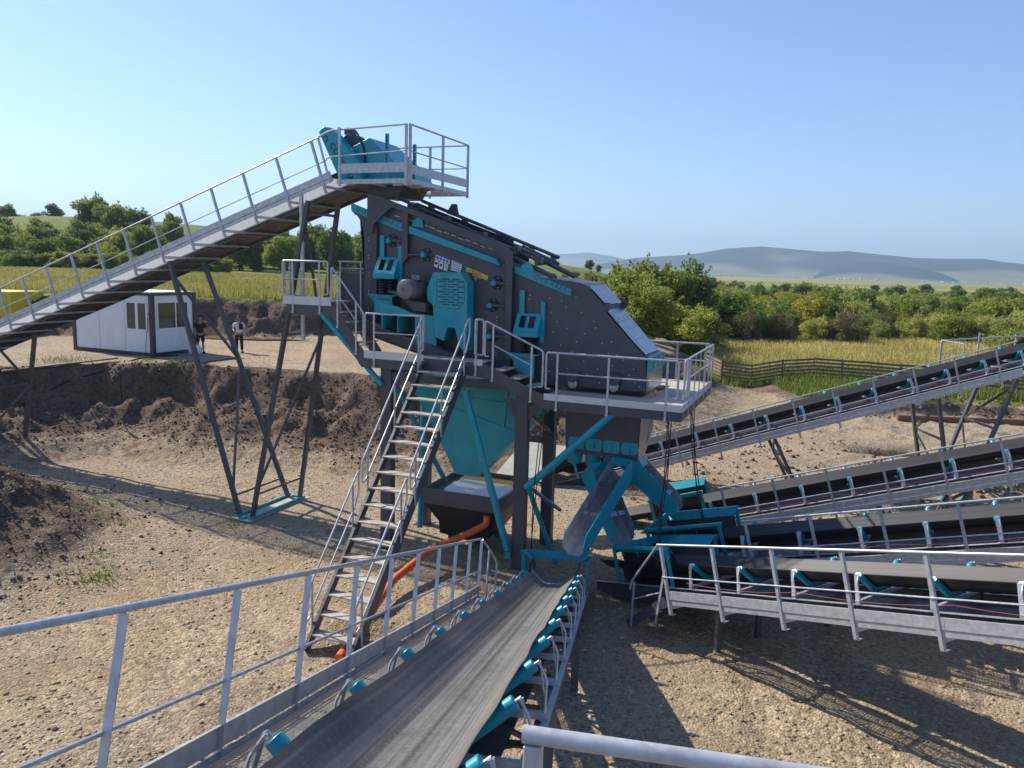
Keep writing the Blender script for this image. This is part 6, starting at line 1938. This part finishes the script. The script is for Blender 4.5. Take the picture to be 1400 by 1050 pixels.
# ------------------------------------------------------------------ people
def skin_obj(name, joints, edges, mat, parent, sub=2):
    """joints: {key: (xyz, rx, ry)}; root is the first"""
    keys = list(joints)
    me = bpy.data.meshes.new(name)
    me.from_pydata([joints[k][0] for k in keys], [(keys.index(a), keys.index(c)) for a, c in edges], [])
    o = bpy.data.objects.new(name, me)
    COL.objects.link(o)
    o.modifiers.new("skin", 'SKIN').use_smooth_shade = True
    s = o.modifiers.new("sub", 'SUBSURF')
    s.levels = s.render_levels = sub
    if not me.skin_vertices:
        bpy.context.view_layer.objects.active = o
    lay = me.skin_vertices[0].data
    for i, k in enumerate(keys):
        lay[i].radius = joints[k][1:3]
        lay[i].use_root = (i == 0)
    me.materials.append(M[mat])
    o.parent = parent
    return o
def person(x, y, rot, label, shirt, legs, shorts, arms):
    z = ground_z(x, y)
    root = thing("person", label, "person", Matrix.Translation((x, y, z)) @ Matrix.Rotation(rot, 4, 'Z'))
    J = {'pelvis': ((0, 0, 0.94), .125, .10), 'waist': ((0, 0, 1.08), .125, .095), 'chest': ((0, 0.01, 1.28), .15, .105), 'neck0': ((0, 0, 1.44), .07, .065), 'neck': ((0, -0.005, 1.50), .052, .052),
         'chin': ((0, -0.03, 1.57), .06, .07), 'head': ((0, -0.01, 1.66), .078, .095), 'crown': ((0, 0.0, 1.735), .06, .07)}
    E_ = [('pelvis', 'waist'), ('waist', 'chest'), ('chest', 'neck0'), ('neck0', 'neck'), ('neck', 'chin'), ('chin', 'head'), ('head', 'crown')]
    for s, n in ((-1, 'l'), (1, 'r')):
        J['hip' + n] = ((s * .095, 0, .86), .095, .095)
        J['knee' + n] = ((s * .115, -0.02, .48), .058, .06)
        J['ank' + n] = ((s * .125, 0.02, .09), .038, .042)
        J['toe' + n] = ((s * .15, -0.14, .035), .04, .03)
        el, wr, ha = arms[n]
        J['sh' + n] = ((s * .19, 0, 1.41), .058, .058)
        J['el' + n] = (el, .042, .042)
        J['wr' + n] = (wr, .029, .027)
        J['ha' + n] = (ha, .034, .022)
        E_ += [('pelvis', 'hip' + n), ('hip' + n, 'knee' + n), ('knee' + n, 'ank' + n), ('ank' + n, 'toe' + n), ('chest', 'sh' + n), ('sh' + n, 'el' + n), ('el' + n, 'wr' + n), ('wr' + n, 'ha' + n)]
        hv, wv = Vector(ha), Vector(wr)
        d = (hv - wv).normalized()
        for q in range(4):
            f0 = hv + d * 0.03 + Vector((0, -0.024 + q * 0.016, 0))
            J['f%d%s' % (q, n)] = (tuple(f0 + d * (0.045 + 0.012 * (q in (1, 2))) + Vector((-s * 0.012, 0, 0))), .0085, .0085)
            E_.append(('ha' + n, 'f%d%s' % (q, n)))
        J['th' + n] = (tuple(hv + d * 0.02 + Vector((-s * 0.01, -0.045, 0))), .010, .010)
        E_.append(('ha' + n, 'th' + n))
    body = skin_obj('body', J, E_, 'skin', root)
    # face: nose, eyes, mouth, ears
    b = MB().lathe((0, -0.098, 1.655), (0, -0.5, -0.5), [(0, .012), (.02, .016), (.032, .008)], 8)
    for s in (-1, 1):
        b.lathe((s * .082, 0.0, 1.655), (s, 0, 0), [(0, .03), (.014, .022)], 8)
    part('face_features', b, 'skin', body)
    b = MB()
    for s in (-1, 1):
        b.lathe((s * .032, -0.096, 1.675), (0, -1, 0), [(0, .012), (.006, .007)], 8)
    b.box(-.026, .026, -0.101, -0.095, 1.60, 1.607)
    part('eyes_and_mouth', b, 'hair', body)
    # hair cap
    bm = bmesh.new()
    bmesh.ops.create_uvsphere(bm, u_segments=16, v_segments=10, radius=1)
    vs = []
    for v in bm.verts:
        c = v.co
        vs.append((c.x * .092, c.y * .112 + 0.012, max(c.z, -0.25 if c.y > 0.1 else 0.25) * .098 + 1.70))
    bm.verts.index_update()
    hb = MB().add(vs, [tuple(v.index for v in f.verts) for f in bm.faces])
    bm.free()
    part('hair', hb, 'hair', root)
    # shirt
    SJ = {'w': ((0, 0, 0.92), .165, .13), 'b': ((0, 0, 1.08), .158, .125), 'c': ((0, 0.01, 1.29), .178, .13), 'n': ((0, 0, 1.43), .085, .08)}
    SE = [('w', 'b'), ('b', 'c'), ('c', 'n')]
    for s, n in ((-1, 'l'), (1, 'r')):
        el = Vector(arms[n][0])
        sh = Vector((s * .195, 0, 1.41))
        SJ['s' + n] = (tuple(sh), .075, .075)
        SJ['e' + n] = (tuple(sh.lerp(el, 0.85)), .066, .066)
        SE += [('c', 's' + n), ('s' + n, 'e' + n)]
    skin_obj('shirt', SJ, SE, shirt, root)
    TJ = {'p': ((0, 0, 0.95), .15, .115)}
    TE = []
    for s, n in ((-1, 'l'), (1, 'r')):
        TJ['h' + n] = ((s * .097, 0, .84), .112, .11)
        TJ['k' + n] = ((s * .115, -0.015, .50 if not shorts else .52), .082 if not shorts else .10, .085)
        TE += [('p', 'h' + n), ('h' + n, 'k' + n)]
        if not shorts:
            TJ['a' + n] = ((s * .125, 0.02, .10), .068, .07)
            TE.append(('k' + n, 'a' + n))
    skin_obj('shorts' if shorts else 'trousers', TJ, TE, legs, root)
    for s in (-1, 1):
        part('shoe', MB().box(s * .137 - .052, s * .137 + .052, -0.20, 0.085, 0.0, 0.085), 'cloth_black', root, bevel=0.03)
    return root
m1 = person(-13.2, 36.85, R(15), "standing person in a white t-shirt and dark trousers, bent arm holding a phone", 'shirt_white', 'cloth_navy', False,
            {'l': ((-.27, 0.02, 1.15), (-.20, -0.20, 1.06), (-.15, -0.27, 1.06)), 'r': ((.27, 0.03, 1.15), (.30, 0.0, .90), (.30, -0.02, .82))})
m2 = person(-14.62, 35.75, R(35), "standing person in black shirt and shorts beside the office container", 'cloth_black', 'cloth_black', True,
            {'l': ((-.26, 0.04, 1.15), (-.24, -0.1, .92), (-.23, -0.13, .84)), 'r': ((.27, 0.05, 1.16), (.30, -0.04, .93), (.30, -0.07, .85))})
mm = m1.matrix_world
b = MB().box(-0.03, 0.03, -0.01, 0.0, -0.07, 0.07)
ph = part('phone', xfm(b, mm @ Matrix.Translation((-.13, -.30, 1.09)) @ Matrix.Rotation(R(-50), 4, 'X')), 'ink')
tag(ph, "small black phone in the hand of the person in white", "phone")
b = MB().box(0.02, 0.20, -0.20, -0.14, 1.12, 1.42)
bg_ = part('shoulder_bag', xfm(b, mm), 'cloth_black', bevel=0.03)
tag(bg_, "small black bag slung over the shoulder of the person in white", "bag")
part('bag_strap', xfm(MB().tube([(0.11, -0.15, 1.40), (0.14, -0.08, 1.47), (0.15, 0.02, 1.49), (0.12, 0.13, 1.42)], 0.014, 6, 0.04), mm), 'cloth_black', bg_)

# ------------------------------------------------------------------ mountains, village, air
def mat_mountain():
    m = bpy.data.materials.new("forested_mountain")
    t, b = nodes(m)
    pos = t.nodes.new("ShaderNodeNewGeometry").outputs["Position"]
    at = N(t, "ShaderNodeAttribute", attribute_name="tone")
    f = ramp(t, noise(t, 0.004, 6, 0.65, pos), [(0.35, (0.012, 0.024, 0.012)), (0.65, (0.024, 0.042, 0.018))])
    g = ramp(t, noise(t, 0.003, 6, 0.65, pos), [(0.35, (0.11, 0.13, 0.05)), (0.65, (0.21, 0.20, 0.09))])
    c = mix(t, ramp(t, at.outputs["Fac"], [(0.46, (0, 0, 0)), (0.54, (1, 1, 1))]), f, g)
    t.links.new(c, b.inputs["Base Color"])
    b.inputs["Roughness"].default_value = 1
    b.inputs["Specular IOR Level"].default_value = 0
    return m
M['mountain'] = mat_mountain()
def mountain(name, table, r0, width, rows, foot, seed):
    px = np.linspace(table[0][0], table[-1][0], 420)
    sk = np.interp(px, [a for a, c in table], [c for a, c in table])
    hor = 368 + 0.028 * (px - 700)
    az = np.arctan((px - 700) / F_PX)
    r = np.linspace(r0 - width * 2.6, r0 + width * 2.2, rows)
    AZ, RR = np.meshgrid(az, r)
    Hs = np.tile((hor - sk) / np.sqrt(F_PX ** 2 + (px - 700) ** 2) * r0 + 7.2, (rows, 1))
    xx, yy = RR * np.sin(AZ), RR * np.cos(AZ)
    sh = np.exp(-((RR - r0) / width) ** 2)
    hh_ = Hs * sh * (0.96 + 0.05 * fbm(xx, yy, 700, 3, seed)) + fbm(xx, yy, 600, 5, seed + 3) * 34 * sh * (1 - 0.75 * np.exp(-((RR - r0) / 250) ** 2))
    if foot:
        f2 = np.exp(-((RR - (r0 - width * 1.35)) / (width * 0.55)) ** 2)
        hh_ = np.maximum(hh_, f2 * (Hs * 0.42 * np.clip(0.45 + 0.9 * fbm(xx, yy, 1500, 3, seed + 9), 0, 1.2)))
    hh_ -= 6
    v = np.stack([xx, yy, hh_], -1).reshape(-1, 3)
    n = len(px)
    ix = np.arange(rows * n).reshape(rows, n)
    q = np.stack([ix[:-1, :-1], ix[:-1, 1:], ix[1:, 1:], ix[1:, :-1]], -1).reshape(-1, 4)
    tn = np.clip(0.445 + 0.5 * fbm(xx, yy, 1300, 4, seed + 20) + 0.14 * (1 - sh) - 0.12 * sh, 0, 1)
    me = tone_mesh(name, v, q, tn.ravel(), 'mountain')
    me.polygons.foreach_set('use_smooth', [True] * len(me.polygons))
    o = bpy.data.objects.new(name, me)
    COL.objects.link(o)
    structure(o)
    return o
mountain("mountains", [(500, 372), (700, 374), (780, 366), (820, 359), (860, 351), (930, 346), (960, 342), (985, 338), (1030, 335.5), (1080, 340), (1110, 342), (1150, 341), (1190, 346), (1230, 350), (1290, 352), (1330, 353), (1360, 358), (1400, 361), (1500, 357), (1700, 363), (1900, 385)], 6400, 780, 44, True, 301)
mountain("front_ridge", [(1080, 392), (1110, 372), (1131, 362), (1164, 356), (1202, 356), (1240, 362), (1278, 372), (1306, 384), (1340, 392)], 5300, 330, 24, False, 351)
mountain("far_mountains", [(300, 362), (600, 362), (700, 353), (750, 347), (800, 344.5), (830, 350), (880, 362), (1000, 372)], 10500, 1000, 26, False, 331)
rg = np.random.default_rng(12)
mb = MB()
for k in range(170):
    px = rg.uniform(1130, 1400) if k < 110 else rg.uniform(880, 1400)
    d_ = rg.uniform(4300, 4750) if k < 110 else rg.uniform(3800, 4700)
    x_, y_ = azx(px, d_), d_
    z_ = ground_z(x_, y_) - 0.5
    s = rg.uniform(3, 6)
    hgt = rg.uniform(4, 7)
    mb.box(x_ - s, x_ + s, y_ - s, y_ + s, z_, z_ + hgt)
    mb.prism([(x_ - s - 0.5, z_ + hgt + 0.01), (x_ + s + 0.5, z_ + hgt + 0.01), (x_, z_ + hgt + 4)], y_ - s, y_ + s)
tag(part('far_village', mb, 'village'), "tiny pale houses of a distant village at the foot of the mountains", "village", None, "stuff")

# air: one even, thin volume over the whole place
hm = bpy.data.materials.new("thin_haze")
hm.use_nodes = True
t = hm.node_tree
t.nodes.clear()
out = t.nodes.new("ShaderNodeOutputMaterial")
pv = t.nodes.new("ShaderNodeVolumePrincipled")
pv.inputs["Color"].default_value = (0.55, 0.76, 1.0, 1)
pv.inputs["Density"].default_value = 0.00013
pv.inputs["Anisotropy"].default_value = 0.2
t.links.new(pv.outputs[0], out.inputs["Volume"])
hb = part('haze', MB().box(-15000, 15000, -4000, 15000, -40, 620), hm)
hb['kind'] = 'stuff'
tag(hb, "thin pale blue haze lying over the plain and mountains", "haze", None, "stuff")
SC.cycles.volume_bounces = 0
SC.cycles.max_bounces = 6
SC.cycles.transparent_max_bounces = 16
